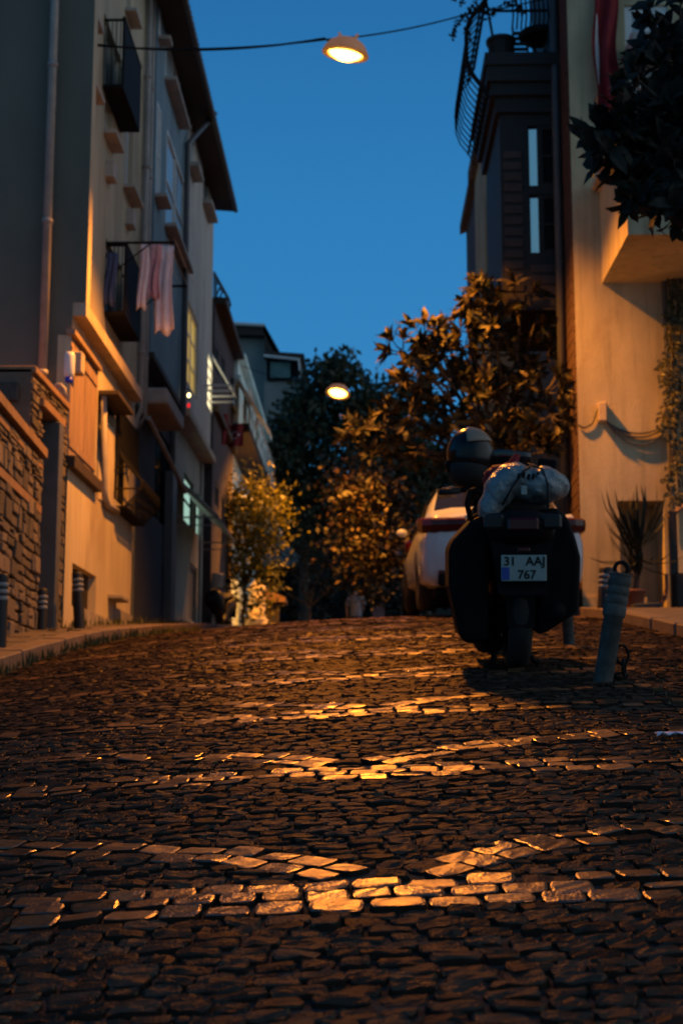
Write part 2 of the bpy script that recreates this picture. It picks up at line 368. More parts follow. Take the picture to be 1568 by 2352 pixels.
# ---- the cobbled road: every stone a rounded block in one mesh
def cobbles():
    rg = np.random.default_rng(3)
    items = []                                # cx, cy, hw, hd, angle, kind
    bands = [1.46 + 1.585*i for i in range(0, 12)]
    def vcurve(x, x0):                        # the chevrons that rise to both sides of each band
        a = abs(x-x0); return .17 + (a*.86 if a < .34 else .292 + (a-.34)*.42 if a < 1.0 else .57+(a-1.0)*.2)
    cx0 = {i: .02 + .05*math.sin(i*2.3) for i in range(12)}
    y = 1.25; nrow = 0
    while y < 34:
        far = y > 12
        band = min(bands, key=lambda q: abs(q-y)); bi = bands.index(band)
        onband = abs(y-band) < .115
        dep = (.082 if onband else rg.uniform(.045, .058))*(1.0 if not far else 1.25)
        x = -2.58 + rg.uniform(0, .08)
        ph = rg.uniform(0, 6)
        while x < 2.30:
            w = rg.uniform(.088, .125) if onband else rg.uniform(.062, .108)
            if far: w *= 1.3
            cx, cy = x+w/2, y+dep/2 + .012*math.sin(x*2.1+ph)
            skip = False; kd = 1 if onband else 0
            if not onband:
                for k in (bi-1, bi):
                    if 0 <= k < 12:
                        dv = cy - bands[k] - vcurve(cx, cx0[k])
                        if abs(cx-cx0[k]) > .03 and abs(cx-cx0[k]) < 1.75 and -.075 < dv < .085: skip = True
            if kd and rg.random() < .04 + .45*min(abs(cx)/1.3, 1)**1.6: kd = 0  # more dark stones towards the sides, imitating the glare's falloff
            if not skip: items.append((cx, cy, w/2*(.94 if not kd else .95), dep/2*.95, rg.normal(0, .05), kd))
            x += w
        y += dep; nrow += 1
    for k, bd in enumerate(bands):
        for side in (-1, 1):
            for row in (-.036, .046):
                a = .05 + rg.uniform(0, .05)
                while a < 1.72:
                    x0 = cx0[k]; L = rg.uniform(.095, .13)
                    y0 = vcurve(x0+a, x0); sl = (vcurve(x0+a+.03, x0)-y0)/.03
                    cs = 1/math.hypot(1, sl); am = a + L*cs/2
                    ym = vcurve(x0+am, x0)
                    ang = math.atan2(sl, 1)
                    px, py = side*(am - row*math.sin(ang)), ym + row*math.cos(ang)
                    items.append((x0+px, bd+py, L/2*.95, .039, side*ang, 1 if rg.random() > .05 + .55*(a/1.3)**1.5 else 0))  # chevrons fade outwards the same way, glare falloff put into the stones
                    a += L*cs
    it = np.array(items); n = len(it)
    V = []; Fc = []; base = 0
    def emit_group(sel, us, vs):
        nonlocal base
        g = it[sel]; m = len(g)
        if m == 0: return None
        us = np.array(us); vs = np.array(vs); nu, nv = len(us), len(vs)
        uu, vv = np.meshgrid(us, vs, indexing='ij'); uu = uu.ravel(); vv = vv.ravel()
        edge = np.maximum(np.abs(uu), np.abs(vv))
        drop = np.where(edge > .985, .016, np.where(edge > .9, .0014, 0))
        rough = np.where(g[:,5] > .5, .0007, .0019)[:,None]
        jit = rg.normal(0, .10, (m,4,2))*np.where(g[:,5] > .5, .6, 1.0)[:,None,None]
        Sx = lambda a,b: .25*(1+a*uu)*(1+b*vv)
        wts = np.stack([Sx(-1,-1), Sx(1,-1), Sx(1,1), Sx(-1,1)], 1)     # points x 4
        j = np.einsum('pk,mkd->mpd', wts, jit)
        rnd_c = 1 - .13*(np.abs(uu)*np.abs(vv))**2
        lx = (uu*rnd_c + j[:,:,0])*g[:,2:3]; ly = (vv*rnd_c + j[:,:,1])*g[:,3:4]
        ca, sa = np.cos(g[:,4:5]), np.sin(g[:,4:5])
        X = g[:,0:1] + lx*ca - ly*sa; Y = g[:,1:2] + lx*sa + ly*ca
        hgt = np.where(g[:,5] > .5, rg.normal(.003, .0018, m), rg.normal(-.001, .003, m))[:,None]
        tx = rg.normal(0, 1, (m,1))*np.where(g[:,5:6] > .5, .03, .05); ty = .02 + rg.normal(0, 1, (m,1))*np.where(g[:,5:6] > .5, .05, .06)
        dome = np.where(g[:,5:6] > .5, .0, .0012)*(uu**2+vv**2)
        Z = zr(X, Y) + hgt + tx*lx + ty*ly - drop - dome + rg.normal(0, 1, X.shape)*rough*(edge < .985)
        V.append(np.stack([X, Y, Z], 2).reshape(-1, 3))
        q = np.array([(i*nv+k, (i+1)*nv+k, (i+1)*nv+k+1, i*nv+k+1) for i in range(nu-1) for k in range(nv-1)])
        fc = (q[None] + (np.arange(m)*nu*nv)[:,None,None] + base).reshape(-1, 4)
        rim = np.array([i in (0, nu-2) or k in (0, nv-2) for i in range(nu-1) for k in range(nv-1)])
        mi = np.repeat((g[:,5] > .5).astype(int), len(q)); mi[np.tile(rim, m)] = 2; Fc.append((fc, mi)); base += m*nu*nv
    Yc = it[:,1]
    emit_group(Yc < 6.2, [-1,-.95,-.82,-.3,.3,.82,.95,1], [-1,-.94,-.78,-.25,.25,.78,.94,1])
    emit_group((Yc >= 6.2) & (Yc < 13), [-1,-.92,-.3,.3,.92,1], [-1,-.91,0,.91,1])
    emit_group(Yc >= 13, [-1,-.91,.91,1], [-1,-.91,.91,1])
    V = np.concatenate(V); f = np.concatenate([a for a, _ in Fc]); k = np.concatenate([a for _, a in Fc])
    me = bpy.data.meshes.new('road'); me.vertices.add(len(V)); me.vertices.foreach_set('co', V.ravel().astype(np.float32))
    me.loops.add(f.size); me.loops.foreach_set('vertex_index', f.ravel().astype(np.int32))
    me.polygons.add(len(f)); me.polygons.foreach_set('loop_start', (np.arange(len(f))*4).astype(np.int32))
    me.materials.append(m_cob); me.materials.append(m_cobs); me.materials.append(m_cobedge)
    me.polygons.foreach_set('material_index', k.astype(np.int32)); me.polygons.foreach_set('use_smooth', np.zeros(len(f), bool))
    me.update(calc_edges=True); me.validate()
    o = bpy.data.objects.new('road', me); C.objects.link(o); tag(o, kind='structure')
cobbles()
strip('road_bed', KL, KR, -4, 60, .25, lambda x, y: zr(x, y)-.0115, m_dirt, nx=16)

# ---- pavements with kerb stones
b = MB()
y = 3.0
while y < 46:
    L = rnd.uniform(.7, 1.0); dz = rnd.uniform(-.008, .008); dx = rnd.uniform(-.012, .012)
    zz = zl(y+L/2)+dz; sl = (zl(y+L)-zl(y))/L
    b.bbox((KL-.11+dx, y+L/2, zz-.12), (.11, L/2-.006, .12), .012, Matrix.Rotation(math.atan(sl), 3, 'X')); y += L
tag(b.build('kerb', m_kerb), kind='structure')
b = MB(); y = 3.0
while y < 46:                                 # flagstones
    x = -3.72; L = rnd.uniform(.38, .46)
    while x < KL-.24:
        w = min(rnd.uniform(.34, .42), KL-.225-x)
        sl = (zl(y+L)-zl(y))/L
        b.bbox((x+w/2, y+L/2, zl(y+L/2)-.04+rnd.uniform(-.006, .004)), (w/2-.004, L/2-.004, .04), .006, Matrix.Rotation(math.atan(sl)+rnd.uniform(-.01, .01), 3, 'X') @ Matrix.Rotation(rnd.uniform(-.01, .01), 3, 'Y')); x += w
    y += L
tag(b.build('pavement', m_pave), kind='structure')
b = MB(); y = 4.0
while y < 40:
    L = rnd.uniform(.7, 1.0); zz = zrp(y+L/2); sl = (zrp(y+L)-zrp(y))/L
    b.bbox((KR+.09+rnd.uniform(-.015, .015), y+L/2, zz-.12), (.09, L/2-.006, .12), .012, Matrix.Rotation(math.atan(sl), 3, 'X')); y += L
tag(b.build('kerb', m_kerb), kind='structure')
strip('pavement', KR+.17, 7.5, 0, 40, .5, lambda x, y: zrp(y)-.006, m_pave, nx=6)

# ------------------------------------------------------------------ facade tools
def facade(mb, O, U, V, N, w, h, holes=(), depth=.14):
    O, U, V, N = Vector(O), Vector(U), Vector(V), Vector(N)
    us = sorted({0.0, w, *[min(max(q, 0), w) for hl in holes for q in (hl[0], hl[1])]})
    vs = sorted({0.0, h, *[min(max(q, 0), h) for hl in holes for q in (hl[2], hl[3])]})
    P = lambda u, v, d=0: O + U*u + V*v - N*d
    for a, b_ in zip(us, us[1:]):
        for c, d in zip(vs, vs[1:]):
            mu, mv = (a+b_)/2, (c+d)/2
            if any(x[0] < mu < x[1] and x[2] < mv < x[3] for x in holes): continue
            mb.quad(P(a,c), P(b_,c), P(b_,d), P(a,d))
    for x in holes:
        a, b_, c, d = x[0], x[1], x[2], x[3]
        for p, q in (((a,c),(b_,c)),((b_,c),(b_,d)),((b_,d),(a,d)),((a,d),(a,c))):
            mb.quad(P(*p), P(*q), P(*q, depth), P(*p, depth))
def window(par, O, U, V, N, hl, depth=.12, fm=None, pm=None, nx=2, ny=1, fw=.05, name='window', label=None):
    O, U, V, N = Vector(O), Vector(U), Vector(V), Vector(N)
    a, b_, c, d = hl[:4]; f = MB(); ax = (U, V, N)
    def bar(u0, u1, v0, v1, t=.03): f.obox(O+U*(u0+u1)/2+V*(v0+v1)/2-N*(depth-.035), ax, ((u1-u0)/2, (v1-v0)/2, t))
    bar(a, a+fw, c, d); bar(b_-fw, b_, c, d); bar(a+fw, b_-fw, c, c+fw); bar(a+fw, b_-fw, d-fw, d)
    for i in range(1, nx): u = a+(b_-a)*i/nx; bar(u-fw*.4, u+fw*.4, c+fw, d-fw, .024)
    for i in range(1, ny): v = c+(d-c)*i/ny; bar(a+fw, b_-fw, v-fw*.35, v+fw*.35, .02)
    fo = f.build(name, fm or m_white, par)
    if label: fo['label'] = label
    p = MB(); p.obox(O+U*(a+b_)/2+V*(c+d)/2-N*(depth-.02), ax, ((b_-a)/2-.01, (d-c)/2-.01, .006))
    p.build('pane', pm or m_glass, fo); return fo
def sill(par, O, U, V, N, hl, pr=.2, th=.07, ov=.06, m=None, name='sill', top=False):
    O, U, V, N = Vector(O), Vector(U), Vector(V), Vector(N)
    s_ = MB(); v = hl[3]+th/2 if top else hl[2]-th/2
    s_.obox(O+U*(hl[0]+hl[1])/2+V*v+N*(pr/2-.03), (U, V, N), ((hl[1]-hl[0])/2+ov, th/2, pr/2+.03))
    return s_.build(name, m or m_sill, par)
YV, ZV, XV = (0,1,0), (0,0,1), (1,0,0)
def Lh(X, O, p1, p2, ztop=None):
    """opening on a wall that runs along Y at X: p1 = pixel of one corner, p2 = the opposite one -> (u0,u1,v0,v1)"""
    a = onX(*p1, X); c = onX(*p2, X)
    u0, u1 = sorted((a.y-O[1], c.y-O[1])); v0, v1 = sorted((a.z-O[2], c.z-O[2]))
    return [u0, u1, v0, v1]
def col(X, xn, yt, yb, xf, O):
    """opening from its near edge column (xn, yt..yb) and the x of its far edge"""
    t = onX(xn, yt, X); q = onX(xn, yb, X); f = onX(xf, (yt+yb)/2, X)
    return [t.y-O[1], f.y-O[1], q.z-O[2], t.z-O[2]]

# ------------------------------------------------------------------ house A (beige, near left)
YA0 = 16.0; XP = -3.2; XA = -3.42; XAL = -3.36
YA1 = onX(333, 600, XA).y; YAL1 = onX(302, 1300, XAL).y
zled = onX(172, 652, XP).z; ZT = 14.5; zg = .7
hA = place('plaster_house', 'beige plaster house with overhanging upper storeys and long wooden shutter, nearest on the left', 'house', (XAL, YA0, zl(YA0)))
OA = (XA, YA0, zled); OAL = (XAL, YA0, zg)
sills = [((172,60),(232,232),1.25), ]
def up(xn, xf, yf, h, X=XA, O=OA):            # window above a sill: far end (xf,yf) is the sill's underside on the wall
    f = onX(xf, yf, X); n = onX(xn, 300, X)
    return [max(n.y-O[1], .05), f.y-O[1], f.z-O[2]+.07, f.z-O[2]+.07+h]
wA = [up(172, 209, 240, 1.45), up(240, 257, 352, 1.5), up(288, 303, 478, 1.5), up(282, 300, 66, 1.5), up(166, 207, 77, 1.2)]
wA[0][0] = .28; wA[4][0] = .28
# two small openings and the balcony doors
balc = []
for (x0, yt, yb, x1) in ((240, 38, 205, 281), (244, 556, 722, 281)):
    balc.append(col(XA, x0, yt-10, yb, x1, OA))
wallA = MB()
holesA = [h for h in wA if h[3] < ZT-zled] + balc
facade(wallA, OA, YV, ZV, XV, YA1-YA0, ZT-zled, holesA, .16)
shut = col(XAL, 165, 769, 1056, 223, OAL); cellar = col(XAL, 167, 1292, 1392, 221, OAL)
door2 = col(XAL, 226, 905, 1150, 262, OAL); gril = col(XAL, 267, 930, 1150, 298, OAL)
holesL = [shut, cellar, door2, gril]
facade(wallA, OAL, YV, ZV, XV, YAL1-YA0, zled-zg, holesL, .16)
# recess between A and B, end wall, pilaster, roof plate, back
rc_ = MB(); facade(rc_, (XAL-.22, YAL1, zg), YV, ZV, XV, YA1-YAL1, zled-zg, [], .1)
wallA.quad((XAL,YAL1,zg), (XAL-.22,YAL1,zg), (XAL-.22,YAL1,zled), (XAL,YAL1,zled))
wallA.quad((-11,YA1,zg), (XAL-.22,YA1,zg), (XAL-.22,YA1,ZT), (-11,YA1,ZT))
wallA.quad((-11,YA0,ZT), (XA,YA0,ZT), (XA,YA1,ZT), (-11,YA1,ZT))
wallA.quad((-11,YA0,zg), (-11,YA1,zg), (-11,YA1,ZT), (-11,YA0,ZT))
wallA.box((XA-.05, YA0, zled), (XP, YA0+.22, ZT))
wallA.build('wall', m_plA, hA); rc_.build('recess_wall', m_plBlow, hA)  # recess takes the dark plaster, its shade put into the colour
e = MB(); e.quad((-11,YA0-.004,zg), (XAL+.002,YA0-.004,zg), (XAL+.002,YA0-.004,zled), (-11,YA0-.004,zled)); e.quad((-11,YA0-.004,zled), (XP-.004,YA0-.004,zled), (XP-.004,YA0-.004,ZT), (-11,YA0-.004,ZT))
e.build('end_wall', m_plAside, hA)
e = MB(); e.box((XA-.05, YA0+.002, zled-.16), (XP, onX(328, 910, XP).y, zled)); e.build('ledge', m_ledge, hA)
e = MB(); e.box((XAL-.02, YA0+.7, zg), (XAL+.06, YAL1-.02, zl(YA0+2.2)+.10)); e.box((XAL-.02, YA0+3.2, zg), (XAL+.05, YAL1-.03, zl(YA0+4)+.16)); e.build('plinth', m_conc, hA)
for h in wA:
    if h[3] < ZT-zled: window(hA, OA, YV, ZV, XV, h, .14, m_white, m_glass)
    sill(hA, OA, YV, ZV, XV, h, .17, .05)
for h in balc: window(hA, OA, YV, ZV, XV, h, .14, m_white, m_glass, name='balcony_door')
# little vent boxes
for p in ((246, 395), (292, 505)):
    q = onX(*p, XA); v_ = MB(); v_.bbox((XA+.05, q.y, q.z), (.07, .14, .12), .01); v_.build('vent_box', m_sill, hA)
# wooden shutter with planks, and its stone sill
s_ = MB(); n = 7; du = (shut[1]-shut[0])/n
for i in range(n):
    u = shut[0]+du*(i+.5); s_.bbox((XAL-.03+rnd.uniform(-.008, .008), YA0+u, zg+(shut[2]+shut[3])/2), (.02, du/2-.007, (shut[3]-shut[2])/2-.02), .006)
for v in (.12, .88): s_.bbox((XAL-.002, YA0+(shut[0]+shut[1])/2, zg+shut[2]+(shut[3]-shut[2])*v), (.014, (shut[1]-shut[0])/2-.03, .05), .005)
s_.build('shutter', m_shutter, hA)
sill(hA, OAL, YV, ZV, XV, shut, .09, .13, .05, m_soffit)
sill(hA, OAL, YV, ZV, XV, shut, .05, .06, .04, m_shutter, 'lintel', True)
d_ = MB(); d_.box((XAL-.15, YA0+cellar[0], zg+cellar[2]), (XAL-.10, YA0+cellar[1], zg+cellar[3])); d_.build('cellar_hatch', m_wooddk, hA)
d_ = MB(); d_.bbox((XAL+.09, YA0+3.1, zl(YA0+3)+.36), (.09, .33, .03), .01); d_.build('step', m_conc, hA)
# boarded bay beside the shutter, and the drain that turns under it
d_ = MB(); d_.bbox((XAL-.03, YA0+(door2[0]+door2[1])/2+.1, zg+(door2[2]+door2[3])/2-.1), (.05, (door2[1]-door2[0])/2-.14, (door2[3]-door2[2])/2-.1), .03); d_.build('panel', m_plA, hA)
sill(hA, OAL, YV, ZV, XV, door2, .26, .05, .0, m_soffit, 'door_hood', True)
q0 = onX(229, 905, XAL); q1 = onX(231, 1140, XAL); q2 = onX(262, 1175, XAL)
t_ = MB(); t_.tube([(XAL+.05, q0.y, q0.z), (XAL+.05, q1.y, q1.z+.1), (XAL+.05, q1.y+.06, q1.z), (XAL+.05, q1.y+.25, q1.z-.07), (XAL+.05, q2.y, q2.z)], .045, 10); t_.build('drain_pipe', m_pipe, hA, True)
# bellied window guard
gw = window(hA, OAL, YV, ZV, XV, gril, .14, m_dark, m_glass)
g = MB(); y0, y1 = YA0+gril[0]-.05, YA0+gril[1]+.45; zb, zt = zg+gril[2]-.12, zg+gril[3]-.05
def belly(t): return .05 + .34*math.exp(-((t-.22)/.2)**2)
for i in range(13):
    y = y0+(y1-y0)*i/12; g.tube([(XAL+belly(t/12), y, zb+(zt-zb)*t/12) for t in range(13)], .013, 6)
for t in (0, .18, .4, .62, 1):
    g.tube([(XAL+.02, y0, zb+(zt-zb)*t), (XAL+belly(t), y0, zb+(zt-zb)*t), (XAL+belly(t), y1, zb+(zt-zb)*t), (XAL+.02, y1, zb+(zt-zb)*t)], .013, 6)
for i in range(8):                            # scroll work low in the belly
    y = y0+(y1-y0)*(i+.5)/8
    g.tube([(XAL+belly(.22)+.005, y+.10*math.cos(a*.8)*(1-a/10), zb+(zt-zb)*.22+.10*math.sin(a*.8)*(1-a/10)) for a in range(9)], .010, 5)
g.box((XAL, y0, zb-.02), (XAL+belly(0)+.03, y1, zb+.01))
g.build('window_guard', m_iron, hA)
# downpipes
pA = onY(111, 500, YA0-.08)
t_ = MB(); t_.tube([(pA.x, YA0-.10, ZT), (pA.x, YA0-.10, onY(111, 862, YA0-.1).z)], .052, 12)
for yy in (150, 508, 856): q = onY(111, yy, YA0-.1); t_.lathe([(.062,-.03),(.066,0),(.062,.03)], (pA.x, YA0-.10, q.z), 12)
a, c = onY(122, 893, YA0-.1), onY(139, 884, YA0-.1)
t_.tube([(a.x, YA0-.1, a.z-.1), (a.x, YA0-.1, a.z), (a.x+.05, YA0-.1, c.z), (c.x, YA0-.1, c.z), (c.x+.05, YA0-.1, c.z-.05), (c.x+.06, YA0-.1, c.z-.15)], .026, 8)
t_.build('downpipe', m_pipe, hA, True)
for xpx, r_, mm in ((329, .05, m_pipe), (339, .035, m_pipe)):
    q = onX(xpx, 700, XA+.07); t_ = MB(); zc = zl(q.y) if r_ > .04 else zled+.4
    t_.tube([(XA+.07, q.y, ZT), (XA+.07, q.y, zled-.1), (XAL-.1, q.y, zled-.3), (XAL-.1, q.y, zc)], r_, 10)
    for k in range(6): t_.lathe([(r_*1.15,-.03),(r_*1.3,0),(r_*1.15,.03)], (XA+.07, q.y, zled+.8+k*1.5), 10)
    t_.build('downpipe', mm, hA, True)
# meter box and the lantern-shaped bottle
q = onX(153, 815, XAL); t_ = MB(); t_.bbox((XAL+.06, YA0+.14, q.z), (.06, .09, .13), .015); t_.build('meter_box', m_ledge, hA)
# narrow metal balconies
def balcony(h, rail_px):
    y0, y1 = YA0+h[0], YA0+h[1]; z0 = zled+h[2]; zt = z0+.92; xo = XP+.06
    f = MB(); f.box((XA, y0, z0-.05), (xo, y1, z0)); fo = f.build('balcony', m_dark, hA)
    p = MB(); p.box((xo-.025, y0, z0), (xo, y1, zt))
    for y in (y0+.015, y1-.015):
        p.tube([(xo-.012, y, z0), (xo-.012, y, zt+.03)], .018, 6); p.tube([(XA, y, zt), (xo, y, zt)], .018, 6)
        for k in range(1, 5): p.tube([(XA+(xo-XA)*k/5, y, z0), (XA+(xo-XA)*k/5, y, zt)], .006, 5)
    p.tube([(xo-.012, y0, zt+.02), (xo-.012, y1, zt+.02)], .024, 8)
    p.build('railing', m_dark, fo); return (y0, y1, z0, zt, xo)
B1 = balcony(balc[0], None); B2 = balcony(balc[1], None)

# bottle hung by the corner
q = onX(165, 845, XAL+.1); bt = place('plastic_bottle', 'white plastic bottle with blue cap hung upside down on the beige house corner', 'bottle', (XAL+.07, q.y, q.z))
t_ = MB(); t_.lathe([(.01,.19),(.05,.18),(.062,.13),(.062,-.06),(.05,-.10),(.035,-.115)], (XAL+.075, q.y, q.z), 14); t_.build('body', m_white, bt, True)
t_ = MB(); t_.lathe([(.045,-.11),(.045,-.17),(.04,-.175)], (XAL+.075, q.y, q.z), 14); t_.build('cap', mat('cap_blue', (.01,.03,.5), .4, 0), bt, True)

# ------------------------------------------------------------------ laundry
yb0 = B2[0]; zl_ = B2[3]+.03
rk = place('laundry_rack', 'dark iron washing line poles reaching out from the lower metal balcony', 'laundry rack', (XP, yb0, zl_))
q = onY(400, 555, yb0); yb1 = B2[1]+.55; q2 = onY(430, 640, yb1)
for y_, x_ in ((yb0, q.x), (yb1, q2.x)):
    t_ = MB(); t_.tube([(XA, y_, zl_), (x_, y_, zl_)], .02, 8); t_.tube([(XA, y_, zl_-.5), (XA+.6, y_, zl_-.012)], .010, 6); t_.build('pole', m_iron, rk)
t_ = MB()
lx = [-2.98+.10*i for i in range(6)]
for x in lx: t_.tube([(x, yb0-.02, zl_+.02), (x+.02, (yb0+yb1)/2, zl_-.02), (x+.03, yb1+.02, zl_+.02)], .004, 4)
t_.build('line', m_white, rk)
def hang(name, label, xpx, y0px, y1px, wpx, m, cat, Y, tw):
    a = onY(xpx, y0px, Y); c = onY(xpx, y1px, Y); L = a.z-c.z; hw = wpx*1.35/2/F*Y
    b = MB(); rows = []
    for i in range(13):
        t = i/12; row = []
        for k in range(11):
            s = k/10-.5
            wdt = hw*2*(.80+.20*t**.5)
            row.append((a.x+s*wdt+.02*math.sin(t*5+tw), Y+.03*math.sin(s*14+tw+t*2)*(0.3+t)+tw*.02, a.z-L*t*(1-.04*math.cos(s*9+tw)*t)))
        rows.append(row)
    b.grid(rows); o = b.build(name, m, smooth=True); md = o.modifiers.new('thick', 'SOLIDIFY'); md.thickness = .008
    return tag(o, label, cat, 'clothes drying on the washing line')
hang('hanging_cloth', 'narrow white garment hanging nearest the balcony on the washing line', 330, 560, 708, 18, m_whitec, 'clothes', yb0+.35, .3)
hang('hanging_cloth', 'short pink garment hanging between the two white ones', 354, 560, 684, 26, m_pinkc, 'clothes', yb0+.55, 1.4)
hang('hanging_cloth', 'longest white garment with ragged hem at the end of the washing line', 379, 562, 764, 34, m_whitec, 'clothes', yb0+.75, 2.4)
hang('hanging_cloth', 'dark blue cloth hung behind the lower metal balcony end', 255, 580, 700, 22, m_bluec, 'clothes', yb0-.06, .9)

# ------------------------------------------------------------------ stone annex and garden wall (left edge)
def rubble(mb, O, U, V, N, w, h, holes=(), seed=1, rows=(.10, .22)):
    """irregular squared stones laid in rough courses"""
    rg = random.Random(seed); O, U, V, N = Vector(O), Vector(U), Vector(V), Vector(N); v = 0
    while v < h-.02:
        rh = min(rg.uniform(*rows), h-v); u = 0
        while u < w-.02:
            rw = min(rg.uniform(.09, .36), w-u)
            parts = [(0, 1)] if rg.random() < .65 else [(0, .5), (.5, 1)]
            for (p0, p1) in parts:
                c0, c1 = v+rh*p0, v+rh*p1
                mu, mv = u+rw/2, (c0+c1)/2
                if any(x[0]-.05 < mu < x[1]+.05 and x[2] < mv < x[3] for x in holes): continue
                pr = rg.uniform(.015, .05); rot = Matrix((U, V, N)).transposed()
                tl = Matrix.Rotation(rg.uniform(-.09, .09), 3, 'Z') @ Matrix.Rotation(rg.uniform(-.05, .05), 3, 'X')
                mb.bbox(O+U*mu+V*mv+N*(pr-.06), ((rw-.022)/2, (c1-c0-.02)/2, .06), .010, rot @ tl)
            u += rw
        v += rh
YN0 = onX(82, 850, -3.36).y; XN = -3.37; zNt = onX(82, 850, XN).z; zN0 = .4
an = place('stone_annex', 'low rubble stone annex with dark doorway against the beige house end wall', 'annex', (XN, YN0, zl(YN0)))
ON = (XN-.03, YN0, zN0); dr = col(XN, 101, 945, 1385, 127, ON); dr[2] = zl(YN0+.5)-zN0
w_ = MB(); facade(w_, ON, YV, ZV, XV, YA0-.01-YN0, zNt-zN0-.02, [dr], .45)
w_.quad((-9,YN0,zN0), (XN-.03,YN0,zN0), (XN-.03,YN0,zNt), (-9,YN0,zNt)); w_.quad((-9,YN0,zNt-.02), (XN-.03,YN0,zNt-.02), (XN-.03,YA0-.01,zNt-.02), (-9,YA0-.01,zNt-.02))
wo = w_.build('wall', m_mortar, an)
r_ = MB(); rubble(r_, ON, YV, ZV, XV, YA0-.02-YN0, zNt-zN0-.05, [dr], 5)
for i in range(26):
    for k in range(5):
        x = XN-.35-.55*k-rnd.uniform(0, .2); z = zN0+2.0+i*.22
        if z < zNt-.15: r_.bbox((x-.02, YN0-.005, z), (.25, .05, .10), .015)
r_.build('stonework', m_rub, an)
r_ = MB(); r_.bbox((-6.2, (YN0+YA0)/2, zNt), (2.85, (YA0-YN0)/2, .04), .01); r_.bbox((XN-.01, YN0+dr[0]+.35, zN0+dr[3]+.06), (.06, .55, .05), .01); r_.build('coping', m_coping, an)
r_ = MB(); r_.box((XN-.45, YN0+dr[0], zN0+dr[2]), (XN-.42, YN0+dr[1], zN0+dr[3])); r_.bbox((XN-.03, YN0+dr[1]-.12, zN0+(dr[2]+dr[3])/2), (.11, .10, (dr[3]-dr[2])/2), .01); r_.build('doorway_jamb', m_steel, an)

p0 = onX(99, 1042, -3.33); wa = Vector((-3.33, YN0+.2, 0)); wd = Vector((.058, -1, 0)).normalized()
gw_ = place('garden_wall', 'rubble stone garden wall with brown coping running off the left edge', 'wall', (-3.33, YN0, zl(YN0)))
WL = 6.5; zt = p0.z; Nn = Vector((1, .058, 0)).normalized()
Og = wa + wd*WL; Og.z = -1.0
b = MB(); b.prism([Og - Nn*.03, Og - wd*WL - Nn*.03, Og - wd*WL - Nn*.4, Og - Nn*.4], (0,0,zt+1.0-.05)); b.build('core', m_mortar, gw_)
b = MB(); rubble(b, Og, -wd, ZV, Nn, WL, zt+1.0-.1, [], 11, (.10, .24)); b.build('stonework', m_rub, gw_)
b = MB(); b.obox(Og - wd*WL/2 + Vector((0,0,zt+1.0-.03)) - Nn*.17, (wd, Vector((0,0,1)), Nn), (WL/2, .045, .25))
b.obox(Og - wd*WL/2 + Vector((0,0,zt+1.0-.62)), (wd, Vector((0,0,1)), Nn), (WL/2, .04, .035)); b.obox(Og - wd*WL/2 + Vector((0,0,zt+1.0-.16)), (wd, Vector((0,0,1)), Nn), (WL/2, .035, .035)); b.build('coping', m_coping, gw_)

# ------------------------------------------------------------------ house B (blue) and C (pale)
XB = -3.30; XBL = -3.48
YB0 = YA1; YB1 = onX(425, 700, XB).y; YC1 = onX(488, 700, XB).y
zBl = onX(345, 806, XB).z; OB = (XB, YB0, zBl); OBL = (XBL, YB0, zg)
hB = place('plaster_house', 'blue grey plaster house with slanted awning arm, behind the washing line', 'house', (XB, YB0, zl(YB0)))
def upB(xn, xf, yf, h): f = onX(xf, yf, XB); n = onX(xn, 300, XB); return [max(n.y-YB0, .15), f.y-YB0, f.z-zBl+.07, f.z-zBl+.07+h]
zE = onX(487, 456, XB).z
wB = [upB(341, 368, 106, 1.3), upB(377, 412, 296, 1.6), upB(341, 366, 480, 1.6), upB(384, 420, 628, 1.7)]
w_ = MB(); facade(w_, OB, YV, ZV, XV, YB1-YB0, zE+1-zBl, [h for h in wB if h[3] < zE+1-zBl], .15)
lowB = [col(XBL, 358, 975, 1190, 408, OBL), col(XBL, 374, 1292, 1385, 381, OBL)]
w_.quad((-11,YB0+.01,zg), (XBL,YB0+.01,zg), (XBL,YB0+.01,zBl), (-11,YB0+.01,zBl)); w_.quad((-11,YB0+.01,zBl), (XB,YB0+.01,zBl), (XB,YB0+.01,zE+1), (-11,YB0+.01,zE+1))
w_.build('wall', m_plB, hB)
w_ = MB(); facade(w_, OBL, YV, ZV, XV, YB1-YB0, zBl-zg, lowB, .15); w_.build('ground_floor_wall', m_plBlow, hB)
for h in wB:
    if h[3] < zE+1-zBl: window(hB, OB, YV, ZV, XV, h, .06, m_white, m_curtain, 2, 2)
    sill(hB, OB, YV, ZV, XV, h, .20, .06)
window(hB, OBL, YV, ZV, XV, lowB[0], .12, m_dark, m_glass); window(hB, OBL, YV, ZV, XV, lowB[1], .12, m_dark, m_glass, 1, name='vent_opening')
b = MB(); b.box((XBL-.1, YB0+.02, zBl-.10), (XB+.05, YB1-.02, zBl)); b.build('ledge', m_soffit, hB)
